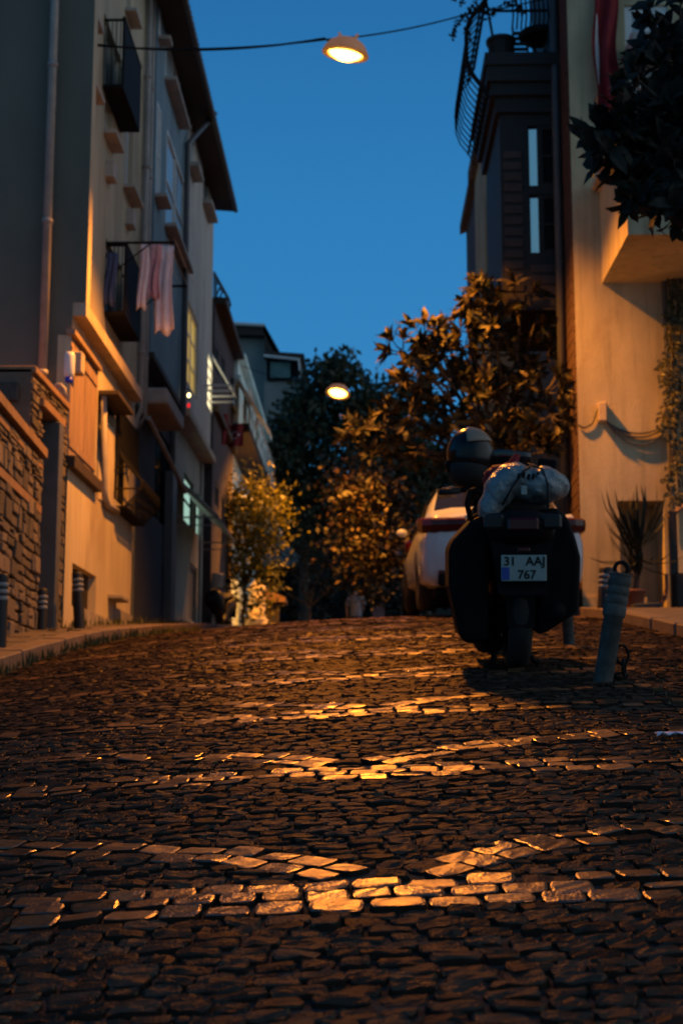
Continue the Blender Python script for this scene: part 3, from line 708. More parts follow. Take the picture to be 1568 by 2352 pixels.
# rolled awning box and its arm
a0 = onX(350, 907, XB); a1 = onX(379, 905, XB+.28)
yb_0 = onX(379, 908, XB+.25).y; yb_1 = onX(417, 965, XB+.25).y; zb_ = onX(379, 908, XB+.25).z
b = MB(); b.bbox((XB+.03, (yb_0+yb_1)/2, zb_), (.26, (yb_1-yb_0)/2, .13), .03); b.build('awning_box', m_sill, hB)
s0 = onX(364, 960, XBL+.35); s1 = onX(417, 1130, XBL+.35)
b = MB(); b.tube([(XBL+.2, s0.y, s0.z), (XBL+.42, s1.y, s1.z)], .04, 8); b.build('awning_arm', m_pipe, hB)
b = MB(); b.box((XBL, YB1-.9, zg), (XBL+.14, YB1-.35, zBl-1.3)); b.build('pilaster', m_steel, hB)
pp = onX(424, 600, XB+.06).y
b = MB(); b.tube([(XB+.45, pp+1.2, zE+.25), (XB+.08, pp, zE-.9), (XB+.08, pp, zBl-.2), (XBL+.08, pp, zBl-.5), (XBL+.08, pp, zl(pp))], .055, 10); b.build('downpipe', m_pipedark, hB, True)

hC = place('plaster_house', 'pale house with lit yellow windows and tiled eave, last before the parked scooter', 'house', (XB, YB1, zl(YB1)))
zCl = onX(489, 1062, XB).z; OC = (XB, YB1, zCl); OCL = (XBL, YB1, zg)
wC = [col(XB, 433, 690, 880, 455, OC), upB(428, 444, 416, 1.9), upB(469, 479, 510, 1.9), upB(436, 462, 655, 1.2)]
for h in wC[1:]: h[0] += YB0-YB1; h[1] += YB0-YB1; h[2] += zBl-zCl; h[3] += zBl-zCl; h[0] = max(h[0], .2)
litC = col(XB, 476, 806, 936, 486, OC)
wC = [wC[0], wC[1], wC[2], litC]
w_ = MB(); facade(w_, OC, YV, ZV, XV, YC1-YB1, zE-zCl, wC, .13)
lowC = [col(XBL, 424, 1082, 1196, 445, OCL), col(XBL, 452, 1128, 1226, 466, OCL), col(XBL, 436, 1290, 1425, 452, OCL), col(XBL, 456, 1310, 1430, 470, OCL)]
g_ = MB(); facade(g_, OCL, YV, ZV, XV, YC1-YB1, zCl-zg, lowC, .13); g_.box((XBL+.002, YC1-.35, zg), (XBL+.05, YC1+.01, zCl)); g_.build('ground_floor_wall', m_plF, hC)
w_.quad((-11,YC1,zg), (XBL,YC1,zg), (XBL,YC1,zCl), (-11,YC1,zCl)); w_.quad((-11,YC1,zCl), (XB,YC1,zCl), (XB,YC1,zE), (-11,YC1,zE))
w_.build('wall', m_plC, hC)
window(hC, OC, YV, ZV, XV, wC[0], .1, m_white, m_winlit_y, 2, 3); window(hC, OC, YV, ZV, XV, wC[1], .06, m_white, m_curtain); window(hC, OC, YV, ZV, XV, wC[2], .1, m_white, m_glass)
window(hC, OC, YV, ZV, XV, litC, .05, m_white, m_winlit_c, 1, 5)
for h in wC[1:3]: sill(hC, OC, YV, ZV, XV, h, .2, .08)
for h in lowC[:2]: window(hC, OCL, YV, ZV, XV, h, .1, m_dark, m_winlit_g, 1, 2)
for h in lowC[2:]: window(hC, OCL, YV, ZV, XV, h, .1, m_pipe, m_steel, 1, 1, name='door')
b = MB(); b.box((XBL-.1, YB1+.03, zCl-.14), (XB+.12, YC1, zCl)); b.build('ledge', m_ledge, hC)
# roof shared by the eave over B and C
b = MB(); y0 = YB0-1.5; ov = .42
b.prism([(XB+ov, y0, zE-.02), (XB+ov, y0, zE+.06), (-8, y0, zE+2.2), (-8, y0, zE+2.05), (XB-.05, y0, zE+.02)], (0, YC1+.35-y0, 0)); 
rf = b.build('roof', m_soffit, hC)
b = MB(); y = y0
while y < YC1+.33:
    b.tube([(XB+ov+.05, y+.09, zE+.07), (XB+ov-.8, y+.09, zE+.40), (-8, y+.09, zE+2.28)], .075, 7); y += .19
b.build('tiles', m_tile, rf)
b = MB(); b.tube([(XB+ov+.05, y0, zE-.02), (XB+ov+.05, YC1+.3, zE-.02)], .05, 8); b.build('gutter', m_pipedark, rf)
# thin striped awning over the lit shop window
v0, v1 = onX(421, 1060, XBL+.1), onX(525, 1224, XB+.75)
aw = place('shop_awning', 'thin slanting grey awning with striped edge below the pale house ledge', 'awning', (XBL, v0.y, v0.z))
yA, yB = YB1+.6, YC1-.6; zA = v1.z+.95
b = MB(); xo = XB+.62
b.prism([(XBL+.02, yA, zA), (XBL+.02, yA, zA-.03), (xo, yA, zA-.75), (xo, yA, zA-.72)], (0, yB-yA, 0)); b.build('canopy', m_sill, aw)
b = MB()
for y in (yA+.03, yB-.03):
    b.tube([(XBL+.02, y, zA-.75), (xo, y, zA-.75)], .018, 6); b.tube([(XBL+.02, y, zA), (xo, y, zA-.73)], .02, 6)
    b.tube([(XBL+.02, y, zA-.9), (xo-.05, y, zA-.9)], .012, 6)
b.build('frame', m_pipe, aw)
# drying rack by the lit window
rk2 = place('laundry_rack', 'white folding drying rack lit by the cream window at the house corner', 'laundry rack', (XB, YC1, onX(487, 925, XB).z))
zc = onX(487, 924, XB).z; yk = YC1-.35; xo = onY(541, 925, yk).x; zt_ = onX(480, 806, XB).z
b = MB()
for y in (yk, yk-.5, yk-1.0): b.tube([(XB, y, zc), (xo, y, zc)], .022, 6)
b.tube([(XB+.02, yk, zt_), (xo, yk, zc)], .026, 6); b.tube([(xo, yk-1.0, zc), (xo, yk, zc)], .02, 6); b.tube([(XB, yk, zc-.13), (xo-.05, yk, zc-.13)], .02, 6)
b.build('frame', m_white, rk2)
# small lantern with a red glass
q = onX(434, 908, XB+.15); ln = place('wall_lantern', 'tiny wall lantern glowing yellow over red on the pale house', 'lantern', tuple(q))
b = MB(); b.blob(q, (.03,.03,.045), 8, 6); b.build('bulb', emit('lantern_yellow', (1,.75,.3), 6), ln, True)
q2 = q - Vector((0,0,.19)); b = MB(); b.blob(q2, (.03,.03,.045), 8, 6); b.build('red_glass', emit('lantern_red', (1,.02,.02), 1.0), ln, True)
b = MB(); b.tube([(XB, q.y, q.z+.12), (q.x, q.y, q.z+.12), (q.x, q.y, q.z-.1)], .012, 6); b.build('bracket', m_iron, ln)
# ------------------------------------------------------------------ houses farther up on the left
YD1 = 35.5; XD = -3.25
hD = place('plaster_house', 'mauve house with two red flags squeezed behind the pale lit house', 'house', (XD, YC1, zl(YC1)))
zD = onX(500, 712, XD).z; OD = (XD, YC1+.02, .5)
b = MB(); hd = [col(XD, 493, 775, 850, 503, OD), col(XD, 508, 800, 868, 517, OD), col(XD, 494, 1105, 1160, 503, OD), col(XD, 509, 1130, 1250, 516, OD)]
facade(b, OD, YV, ZV, XV, YD1-YC1-.02, zD-.5, hd, .12); b.quad((-9,YC1+.02,.5), (XD,YC1+.02,.5), (XD,YC1+.02,zD), (-9,YC1+.02,zD)); b.quad((-9,YC1,zD-.01), (XD,YC1,zD-.01), (XD,YD1,zD-.01), (-9,YD1,zD-.01))
b.build('wall', m_plD, hD)
for h in hd[:3]: window(hD, OD, YV, ZV, XV, h, .08, m_steel, m_glass)
window(hD, OD, YV, ZV, XV, hd[3], .08, m_steel, m_glass)
b = MB(); b.box((XD-.1, YC1+.1, zD-.02), (XD+.25, YD1, zD+.12)); b.box((XD-.1, YC1+.1, zD-2.5), (XD+.12, YD1, zD-2.35)); b.build('cornice', m_soffit, hD)
# steel truss on its roof
tr = place('steel_truss', 'green steel lattice bracket standing on the mauve house roof against the sky', 'bracket', (XD, YC1+.5, zD))
b = MB(); Yt = YC1+.8; P = lambda x, y: onY(x, y, Yt)
pts = {'a': P(492,625), 'b': P(492,716), 'c': P(526,686), 'd': P(497,652), 'e': P(508,652), 'g': P(496,683), 'h': P(514,716)}
for dy in (0, .45):
    o_ = Vector((0,dy,0))
    for s_, t_ in (('a','b'),('a','c'),('d','e'),('g','c'),('e','g'),('c','h'),('b','h')): b.tube([pts[s_]+o_, pts[t_]+o_], .022, 5)
for k in 'abcgh': b.tube([pts[k], pts[k]+Vector((0,.45,0))], .018, 5)
b.build('frame', m_steel, tr)

YE1 = 47.0
hE = place('plaster_house', 'pale teal house with slanting awnings, left of the far street lamp', 'house', (XD, YD1, zl(YD1)))
XE = -3.15; zE1 = onX(530, 770, XE).z; zEl = onX(533, 940, XE).z; OE = (XE, YD1, zEl); OEL = (XE-.35, YD1, .5)
b = MB(); he = [col(XE, 540, 868, 935, 549, OE), col(XE, 560, 902, 960, 567, OE), col(XE, 578, 930, 975, 584, OE)]
facade(b, OE, YV, ZV, XV, YE1-YD1, zE1-zEl, he, .15); b.quad((-9,YD1,zEl), (XE,YD1,zEl), (XE,YD1,zE1), (-9,YD1,zE1)); b.quad((-9,YD1,zE1), (XE,YD1,zE1), (XE,YE1,zE1), (-9,YE1,zE1))
facade(b, OEL, YV, ZV, XV, YE1-YD1, zEl-.5, [], .1)
b.build('wall', m_plE, hE)
for h in he: window(hE, OE, YV, ZV, XV, h, .1, m_white, m_glass)
b = MB(); b.box((XE-.4, YD1, zEl-.25), (XE+.3, YE1, zEl-.02)); b.build('ledge', m_soffit, hE)
b = MB(); b.box((XE-.1, YD1, zE1), (XE+.18, YE1, zE1+.14)); b.box((XE-.02, YD1, zE1-.55), (XE+.08, YE1, zE1-.45)); b.build('cornice', m_plE, hE)
for h in he[:2]:
    b = MB(); y0, y1, z1 = YD1+h[0]-.1, YD1+h[1]+.1, zEl+h[3]
    b.prism([(XE+.01, y0, z1+.1), (XE+.01, y0, z1+.06), (XE+.7, y0, z1-1.05), (XE+.7, y0, z1-1.0)], (0, y1-y0, 0)); b.build('awning', m_white, hE)
b = MB(); z0 = zEl-1.9; b.prism([(XE-.33, YD1+2, z0+.5), (XE-.33, YD1+2, z0+.45), (XE+.75, YD1+2, z0), (XE+.75, YD1+2, z0+.06)], (0, 6, 0)); b.build('awning', m_white, hE)
b = MB()
for k in range(9): b.tube([(XE+.28, YD1+.3+k*1.3, zEl), (XE+.28, YD1+.3+k*1.3, zEl+.85)], .03, 5)
b.tube([(XE+.28, YD1, zEl+.85), (XE+.28, YE1, zEl+.85)], .04, 6); b.build('railing', m_white, hE)

YF = 55.0
hF = place('tall_house', 'olive grey house with dark overhanging roofs and broad window, highest beyond the trees', 'house', (onY(560, 900, YF).x, YF, zr(-3.4, YF)))
def yrect(mb, x0, y0, x1, y1, Y, d):           # a block with this outline in front, d metres deep
    a, c = onY(x0, y0, Y), onY(x1, y1, Y); mb.box((a.x, Y, c.z), (c.x, Y+d, a.z))
b = MB(); yrect(b, 505, 768, 608, 1300, YF, 9); yrect(b, 607, 868, 690, 1300, YF-.6, 9); yrect(b, 607, 806, 612, 869, YF-.6, .4)
b.build('wall', m_plF, hF)
b = MB(); a, c = onY(500, 738, YF-.5), onY(607, 744, YF-.5); e_ = onY(662, 862, YF-.5)
b.prism([a, c, onY(640, 812, YF-.5), onY(607, 812, YF-.5), onY(607, 770, YF-.5), onY(500, 768, YF-.5)], (0, 10, 0))
b.prism([c, onY(655, 830, YF-.5), onY(640, 830, YF-.5), onY(604, 760, YF-.5)], (0, 11, 0))
b.prism([onY(606, 806, YF-1), onY(698, 812, YF-1), onY(713, 884, YF-1), onY(700, 884, YF-1), onY(690, 826, YF-1), onY(606, 820, YF-1)], (0, 9, 0)); b.build('roof', m_soffit, hF)
b = MB(); b.tube([onY(500, 741, YF-.6), onY(606, 747, YF-.6)], .07, 6); b.tube([onY(606, 817, YF-1.1), onY(686, 826, YF-1.1), onY(690, 868, YF-1.1)], .06, 6); b.build('fascia', m_white, hF)
a, c = onY(614, 826, YF-.7), onY(684, 874, YF-.7)
f_ = MB(); f_.box((a.x, YF-.72, c.z), (c.x, YF-.62, a.z)); fo = f_.build('window', m_dark, hF); f_ = MB(); f_.box((a.x+.12, YF-.76, c.z+.1), (c.x-.3, YF-.725, a.z-.1)); f_.build('pane', mat('teal_glass', (.10,.20,.19), .2, .4, 1.2), fo)

# ------------------------------------------------------------------ flags
def flag(name, label, x0, y0, x1, y1, Y, cres=True, wave=.05, vertical=False):
    a, c = onY(x0, y0, Y), onY(x1, y1, Y); w, h = c.x-a.x, a.z-c.z
    b = MB(); n = 14; m_ = 10
    fy = lambda u, v: Y + wave*math.sin(u*7+v*2)
    b.grid([[(a.x+w*i/n, fy(i/n, j/m_), a.z-h*j/m_-.04*w*math.sin(i/n*6)) for i in range(n+1)] for j in range(m_+1)])
    t = place(name, label, 'flag', (a.x, Y, c.z)); b.build('cloth', m_red, t, True)
    if cres:
        b = MB(); R1 = min(w, h)*.26; cx, cz = a.x+w*.44, a.z-h*.5
        def P(x, z): return (x, fy((x-a.x)/w, (a.z-z)/h)-.012, z-.04*w*math.sin((x-a.x)/w*6))
        k = 22; outer = [(cx+R1*math.cos(q), cz+R1*math.sin(q)) for q in [R(35)+R(290)*i/k for i in range(k+1)]]
        R2 = R1*.80; inner = [(cx+R1*.25+R2*math.cos(q), cz+R2*math.sin(q)) for q in [R(46)+R(268)*i/k for i in range(k+1)]]
        b.grid([[P(*p) for p in outer], [P(*p) for p in inner]])
        sx = cx+R1*1.05; sr = R1*.48; st = [(sx+sr*(1 if i % 2 == 0 else .38)*math.cos(math.pi+i*math.pi/5), cz+sr*(1 if i % 2 == 0 else .38)*math.sin(math.pi+i*math.pi/5)) for i in range(10)]
        for i in range(10): b.quad(P(sx, cz), P(*st[i]), P(*st[(i+1) % 10]))
        b.build('crescent', m_flagw, t)
    b = MB(); b.tube([(a.x-.02, Y+.02, a.z+.08), (a.x-.02, Y+.02, c.z+h*.2)], .018, 6); b.tube([(a.x-.5, Y+.02, a.z-.1), (a.x+.02, Y+.02, a.z+.06)], .018, 6); b.build('pole', m_iron, t)
    return t
flag('flag', 'small red flag with white crescent hanging against the teal house', 524, 975, 558, 1025, 34.2)
flag('flag', 'plain looking dark red flag hanging nearest the mauve house wall', 503, 952, 523, 1022, 32.6, False)

# ------------------------------------------------------------------ right: cream gable with balcony
YR = 17.4; XR = onY(1337, 1380, YR).x; zR0 = zrp(YR)-.3
hR = place('cream_house', 'cream plastered gable lit orange by the lamp, with brick street side and boxy balcony', 'house', (XR, YR, zrp(YR)))
OR = (XR, YR, zR0); HR = 14.5-zR0
a, c = onY(1419, 1150, YR), onY(1531, 1398, YR); niche = [a.x-XR, c.x-XR, zrp(YR)-zR0, a.z-zR0]
wt, wb = onY(1432, 12, YR), onY(1540, 212, YR); winR = [wt.x-XR, wb.x-XR, wb.z-zR0, wt.z-zR0]
b = MB(); facade(b, OR, XV, ZV, (0,-1,0), 7, HR, [niche, winR], .55)
b.quad((XR+niche[0],YR+.55,zR0+niche[2]), (XR+niche[1],YR+.55,zR0+niche[2]), (XR+niche[1],YR+.55,zR0+niche[3]), (XR+niche[0],YR+.55,zR0+niche[3]))
b.box((XR, YR-.04, zR0), (XR+.78, YR, zrp(YR)+.12))
b.build('wall', m_plR, hR)
b = MB(); YR1 = onX(1301, 900, XR).y; b.quad((XR-.003,YR+.002,zR0), (XR-.003,YR1,zR0), (XR-.003,YR1,14.5), (XR-.003,YR+.002,14.5))
for k in range(int(HR/.165)): b.bbox((XR-.003, YR+.06, zR0+.05+k*.165), (.008, .055, .036), .004)
for k in range(int(HR/.165)): b.bbox((XR-.003, YR+.12+(YR1-YR-.15)/2, zR0+.13+k*.165), (.006, (YR1-YR-.15)/2, .032), .003)
b.build('brick_side', m_brick, hR)
b = MB(); b.tube([(XR-.07, YR1-.12, 14), (XR-.07, YR1-.12, zrp(YR1))], .06, 8); b.build('downpipe', m_pipedark, hR, True)
# balcony box
bl = onY(1381, 651, YR); Yb = onX(1441, 556, bl.x).y; zb = bl.z; zt = onY(1365, 440, YR).z
b = MB(); x0 = bl.x; b.box((x0, Yb, zb), (x0+3.2, YR-.003, zb+.22)); b.box((x0, Yb, zb+.22), (x0+.14, YR-.003, zt)); b.box((x0+.14, Yb, zb+.22), (x0+3.2, Yb+.14, zt))
bo = b.build('balcony', m_plR, hR)
b = MB(); b.bbox((x0+.06, (Yb+YR)/2-.02, zt+.035), (.16, (YR-Yb)/2, .035), .01); b.bbox((x0+1.7, Yb+.06, zt+.034), (1.5, .13, .034), .01); b.build('coping', m_ledge, bo)
wf = window(hR, OR, XV, ZV, (0,-1,0), winR, .10, m_white, m_curtain, 2, 3, .10)
b = MB(); b.bbox((XR+(winR[0]+winR[1])/2+.12, YR-.25, zR0+winR[2]+.45), (.42, .22, .16), .02); b.build('air_conditioner', m_sill, hR)
b = MB(); q = onY(1533, 900, YR-.06); b.tube([(q.x, YR-.06, zb+.1), (q.x, YR-.06, zrp(YR)+.9)], .035, 8); b.build('conduit', m_pipedark, hR)
q = onY(1382, 950, YR)
b = MB(); b.bbox((q.x, YR-.06, q.z), (.055, .07, .12), .012, Matrix.Rotation(R(-14), 3, 'Z')); jb = b.build('junction_box', m_ledge, hR)
b = MB(); P = lambda x, y, d=.03: onY(x, y, YR-d)
def sagpts(p, q_, s, n=14, d=.03): return [Vector(P(p[0]+(q_[0]-p[0])*t, p[1]+(q_[1]-p[1])*t + s*4*t*(1-t), d)) for t in [i/n for i in range(n+1)]]
b.tube(sagpts((1326, 974), (1350, 978), 6, 6)+sagpts((1350, 978), (1371, 938), 10, 8)[1:], .014, 6)
for (y1, s, d) in ((985, 22, .03), (990, 27, .04), (996, 40, .05), (986, 30, .06)): b.tube(sagpts((1392, 968), (1524, y1-rnd.uniform(0, 8)), s, 14, d), .011, 6)
b.tube([P(1512, 935), P(1522, 960), P(1516, 990)], .010, 5); b.build('cable', m_pipedark, jb, True)
# long red flag hung on the gable
def longflag():
    Y = YR-.12; a, c = onY(1357, -60, Y), onY(1424, 268, Y); w, h = c.x-a.x, a.z-c.z
    t = place('flag', 'long red flag with white emblem hanging down the cream gable beside the window', 'flag', (a.x, Y, c.z))
    fx = lambda u, v: (a.x+w*u+.03*math.sin(v*9), Y-.05*math.sin(u*11+v*3)*(.6+v), a.z-h*v)
    b = MB(); b.grid([[fx(i/16, j/24) for i in range(17)] for j in range(25)]); b.build('cloth', m_red, t, True)
    b = MB(); rows = []
    for j in range(15):                       # visible edge of the crescent along the fold
        v = .30+.48*j/14; wd_ = .02+.09*math.sin(math.pi*j/14); ctr = .10+.16*math.sin(math.pi*j/14)
        rows.append([Vector(fx(ctr-wd_, v))+Vector((0,-.02,0)), Vector(fx(ctr+wd_*.6, v))+Vector((0,-.02,0))])
    b.grid(rows); b.build('crescent', m_flagw, t, True)
longflag()

# ------------------------------------------------------------------ dark timber house with bay
YT0 = YR1 + .02; YT1 = 24.0; XT = XR+.06
hT = place('timber_house', 'dark timber house whose projecting bay has a tall window strip and roof terrace', 'house', (XT, YT0, zrp(YT0)))
XB0 = onY(1153, 650, YT0).x; YBe = 20.35; zBb = onY(1125, 712, YT0).z; zBt = onY(1120, 262, YT0).z
b = MB(); b.box((XT, YT0, zR0), (XT+5, YT1, zBt+1.6)); b.build('wall', m_wooddk, hT)
OT = (XB0, YT0, zBb)
g0, g1 = onY(1211, 288, YT0), onY(1281, 426, YT0); g2, g3 = onY(1213, 447, YT0), onY(1281, 580, YT0)
wT = [[g0.x-XB0, g1.x-XB0, g1.z-zBb, g0.z-zBb], [g0.x-XB0, g1.x-XB0, g3.z-zBb, g2.z-zBb]]
b = MB(); facade(b, OT, XV, ZV, (0,-1,0), XT-XB0, zBt-zBb, wT, .1); b.box((XB0, YT0+.11, zBb), (XT, YBe, zBt))
b.quad((XB0,YT0,zBb), (XB0,YT0+.11,zBb), (XB0,YT0+.11,zBt), (XB0,YT0,zBt)); b.quad((XB0,YT0,zBb), (XT,YT0,zBb), (XT,YT0+.11,zBb), (XB0,YT0+.11,zBb)); b.build('bay', m_wooddk, hT)
b = MB(); s0, s1 = onY(1155, 400, YT0), onY(1198, 400, YT0); z = zBb+.15
while z < zBt-.5:
    b.bbox(((s0.x+s1.x)/2, YT0-.012, z), ((s1.x-s0.x)/2, .016, .055), .006, Matrix.Rotation(R(14), 3, 'X')); z += .155
z = g0.z+.2
while z < zBt-.3:
    b.bbox(((g0.x+g1.x)/2, YT0-.008, z), ((g1.x-g0.x)/2, .014, .055), .006, Matrix.Rotation(R(14), 3, 'X')); z += .155
z = zBb+.1
while z < g3.z-.2:
    b.bbox(((g0.x+g1.x)/2, YT0-.008, z), ((g1.x-g0.x)/2, .014, .055), .006, Matrix.Rotation(R(14), 3, 'X')); z += .155
b.build('slats', m_woodsl, hT)
m_strip = mat('bay_glass', (.04,.06,.07), .03, 0, spec=1.0, metal=.85); m_strip.node_tree.nodes['Principled BSDF'].inputs['Base Color'].default_value = (.85,.95,.92,1)
xm = onY(1238, 400, YT0).x-XB0
for h in wT:
    l = [h[0], xm, h[2], h[3]]; r_ = [xm, h[1], h[2], h[3]]
    # the left light is an open casement that mirrors the sky behind the street
    fo = MB(); fo.box((XB0+xm-.02, YT0+.01, zBb+h[2]), (XB0+xm+.02, YT0+.07, zBb+h[3])); f1 = fo.build('window', m_wooddk, hT)
    p = MB(); p.quad((XB0+h[0]+.02, YT0+.07, zBb+h[2]+.02), (XB0+xm-.02, YT0+.064, zBb+h[2]+.02), (XB0+xm-.02, YT0+.064, zBb+h[3]-.02), (XB0+h[0]+.02, YT0+.07, zBb+h[3]-.02)); p.build('pane', m_strip, f1)
    window(hT, OT, XV, ZV, (0,-1,0), r_, .08, m_wooddk, m_black, 1, 2)
# cornice in three steps and the terrace
c0, c1 = onY(1100, 135, YT0-.3), onY(1265, 160, YT0-.3)
b = MB(); zc = zBt
for (ov, h0, h1) in ((.06, 0, .22), (.12, .22, .40), (.17, .40, .62), (.20, .62, .80)):
    b.box((XB0-ov, YT0-ov, zc+h0), (XT-.02, YBe+ov, zc+h1-.004))
b.build('cornice', m_wooddk, hT); zter = zc+.80
b = MB(); xf = XB0-.17; yf = YT0-.18           # bellied railing on the street side
def bel(t): return -.30*math.exp(-((t-.48)/.36)**4)
zA_ = zter-.66; H_ = 1.55
for i in range(13):
    y = yf+.19*i; b.tube([(xf+.02+bel(k/9), y, zA_+H_*k/9) for k in range(10)], .011, 5)
for t in (.12, .5, .85, 1): b.tube([(xf+.02+bel(t), yf, zA_+H_*t), (xf+.02+bel(t), yf+2.3, zA_+H_*t)], .018, 6)
b.tube([(xf+.02+bel(k/12), yf-.02, zA_+H_*k/12) for k in range(13)], .032, 6)
xr_ = onY(1258, 100, yf).x
for i in range(9):                            # straight railing facing the viewer
    x = xf+.35+(xr_-xf-.35)*i/8; b.tube([(x+.02*math.sin(k*1.3), yf+.03, zter+.35+1.2*k/6) for k in range(7)], .013, 5)
for z in (.62, 1.55): b.tube([(xf+.1, yf+.03, zter+z), (xr_, yf+.03, zter+z)], .020, 6)
b.build('terrace_railing', m_iron, hT)
b = MB(); x0 = onY(1263, 60, YT0).x; b.box((x0, YT0-.05, zter+.002), (XT+.3, YT0+2, zter+2.6)); b.box((XT+.3, YT0-.3, onY(1320, 116, YT0).z), (onY(1334, 60, YT0-.3).x, YT0-.012, zter+3)); b.build('stair_tower', m_wooddk, hT)
# terrace furniture and plant
ta = place('terrace_chair', 'slatted folding chair silhouetted on the roof terrace', 'chair', (onY(1195, 120, YT0+.5).x, YT0+.5, zter))
b = MB(); X0 = onY(1180, 120, YT0+.5).x; X1 = onY(1212, 120, YT0+.5).x
for k in range(5): b.box((X0, YT0+.48+.02*k, zter+.28+k*.09), (X1, YT0+.50+.02*k, zter+.33+k*.09))
b.build('backrest', m_wooddk, ta)
for sx in (X0, X1):
    b = MB(); b.tube([(sx, YT0+.45, zter), (sx, YT0+.62, zter+.78)], .016, 5); b.build('leg', m_wooddk, ta)
b = MB(); b.box((X0, YT0+.5, zter+.22), (X1, YT0+.9, zter+.26)); b.build('seat', m_wooddk, ta)
ta = place('terrace_table', 'round dark table silhouetted on the roof terrace behind the railing', 'table', (onY(1240, 110, YT0+.4).x, YT0+.5, zter))
b = MB(); xc = onY(1240, 110, YT0+.5).x; b.lathe([(.27,.56),(.30,.60),(.30,.64),(.0,.645)], (xc, YT0+.55, zter), 18); b.build('tabletop', m_wooddk, ta)
b = MB()
for s_ in (-1, 1): b.tube([(xc+s_*.2, YT0+.5, zter), (xc-s_*.17, YT0+.6, zter+.56)], .02, 6)
b.build('crossed_legs', m_wooddk, ta)
pt = place('potted_climber', 'trailing potted climber silhouetted at the street end of the roof terrace', 'plant', (onY(1148, 110, YT0+.3).x, YT0+.3, zter))
xc = onY(1150, 118, YT0+.3).x
b = MB(); b.lathe([(.13,0),(.15,.05),(.19,.36),(.21,.37),(.21,.42),(.17,.42)], (xc, YT0+.3, zter), 14); b.build('pot', m_wooddk, pt)
b = MB(); rg = random.Random(4)
b.tube([(xc-.1, YT0+.3, zter+.4), (xc-.2, YT0+.25, zter+1.0), (xc-.15, YT0+.2, zter+1.9)], .02, 5)
for k in range(9):
    p = Vector((xc-.18, YT0+.2, zter+rg.uniform(.6, 1.7))); d = Vector((rg.uniform(-1, .8), rg.uniform(-.4, .4), rg.uniform(-.2, .7)))
    L = [p.copy()]
    for i in range(14): p = p + d.normalized()*.055; d += Vector((rg.uniform(-.25, .25), rg.uniform(-.2, .2), -.11)); L.append(p.copy())
    b.tube(L, .006, 4)
    for q in L:
        for _ in range(3): b.leaflet(q, Vector((rg.uniform(-1, 1), rg.uniform(-1, 1), rg.uniform(-1, .6))), Vector((rg.random(), rg.random(), 1)), rg.uniform(.04, .09), .045)
b.build('foliage', m_leafdk, pt)

# ------------------------------------------------------------------ far houses on the right
hS = place('plaster_house', 'narrow pinkish house with small eave past the timber bay, against the sky', 'house', (2.15, YT1+.3, zrp(YT1)))
a = onX(1106, 335, 2.22); Ys0 = YT1+.3; Ys1 = onX(1090, 500, 2.22).y
b = MB(); b.box((2.22, Ys0, .6), (7, Ys1, a.z)); b.build('wall', m_plR, hS)
b = MB(); b.prism([(2.10, Ys0-.2, a.z), (2.10, Ys0-.2, a.z+.25), (4, Ys0-.2, a.z+1.3), (4, Ys0-.2, a.z+.9)], (0, Ys1-Ys0+.3, 0)); b.build('roof', m_tile, hS)
hS = place('plaster_house', 'lower dusky house with stepped eave, farthest on the right side', 'house', (2.1, Ys1+.1, zrp(Ys1)))
a = onX(1068, 545, 2.25); b = MB(); b.box((2.25, Ys1+.02, .6), (7, Ys1+2.6, a.z)); b.build('wall', m_plD, hS)
b = MB(); b.prism([(2.12, Ys1+.12, a.z), (2.12, Ys1+.12, a.z+.2), (4, Ys1+.12, a.z+1.0), (4, Ys1+.12, a.z+.7)], (0, 2.6, 0)); b.build('roof', m_tile, hS)

# ------------------------------------------------------------------ street lamps on their wires
def lamp(px, py, Y, D, label, k=1.0, tx=8):
    c = onY(px, py, Y); t = place('street_lamp', label, 'street lamp', tuple(c), 'lamps hung on wires across the street')
    r = D/2; tl = Matrix.Rotation(R(9), 3, 'Y') @ Matrix.Rotation(R(tx), 3, 'X')
    def lat(prof, n=28):
        b = MB(); b.lathe(prof, (0,0,0), n, cap=False); b.v = [tuple(c + tl @ Vector(p)) for p in b.v]; return b
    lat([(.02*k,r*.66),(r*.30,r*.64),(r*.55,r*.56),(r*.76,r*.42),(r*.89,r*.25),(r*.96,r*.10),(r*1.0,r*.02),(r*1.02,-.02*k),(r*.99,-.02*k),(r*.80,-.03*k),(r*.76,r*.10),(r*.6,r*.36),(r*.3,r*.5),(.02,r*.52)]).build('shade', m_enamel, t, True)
    lat([(.01,-r*.24),(r*.40,-r*.25),(r*.66,-r*.10),(r*.76,r*.04),(r*.5,r*.1),(.01,r*.12)], 20).build('bulb_glass', m_lampglass, t, True)
    b = MB(); z = r*.67
    b.bbox((0,0,z), (r*.34,.022,.016), .006); b.bbox((-r*.36,0,z+.025), (.016,.02,.03), .006, Matrix.Rotation(R(-25), 3, 'Y')); b.bbox((r*.36,0,z+.03), (.016,.02,.035), .006, Matrix.Rotation(R(25), 3, 'Y'))
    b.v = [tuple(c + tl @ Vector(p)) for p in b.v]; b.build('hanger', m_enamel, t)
    return t, c
YL1, YL2 = 16.2, 36.3
L1, cL1 = lamp(793, 122, YL1, .56, 'round enamel street lamp glowing overhead, the nearer and larger of the two')
L2, cL2 = lamp(776, 902, YL2, .62, 'small bright street lamp hanging in front of the far dark trees', 1, -17)
w1 = place('overhead_cable', 'double black cable strung across the sky carrying the nearer lamp', 'cable', tuple(cL1))
def cat_(p, q_, s, n=16): return [Vector(p).lerp(Vector(q_), i/n) - Vector((0,0,s*4*(i/n)*(1-i/n))) for i in range(n+1)]
tp = cL1 + Vector((.04, 0, .25*.80)); an_ = onY(172, 101, YA0+.25); e1 = onY(1062, 35, 17.8); e2 = onY(1268, -8, YT0)
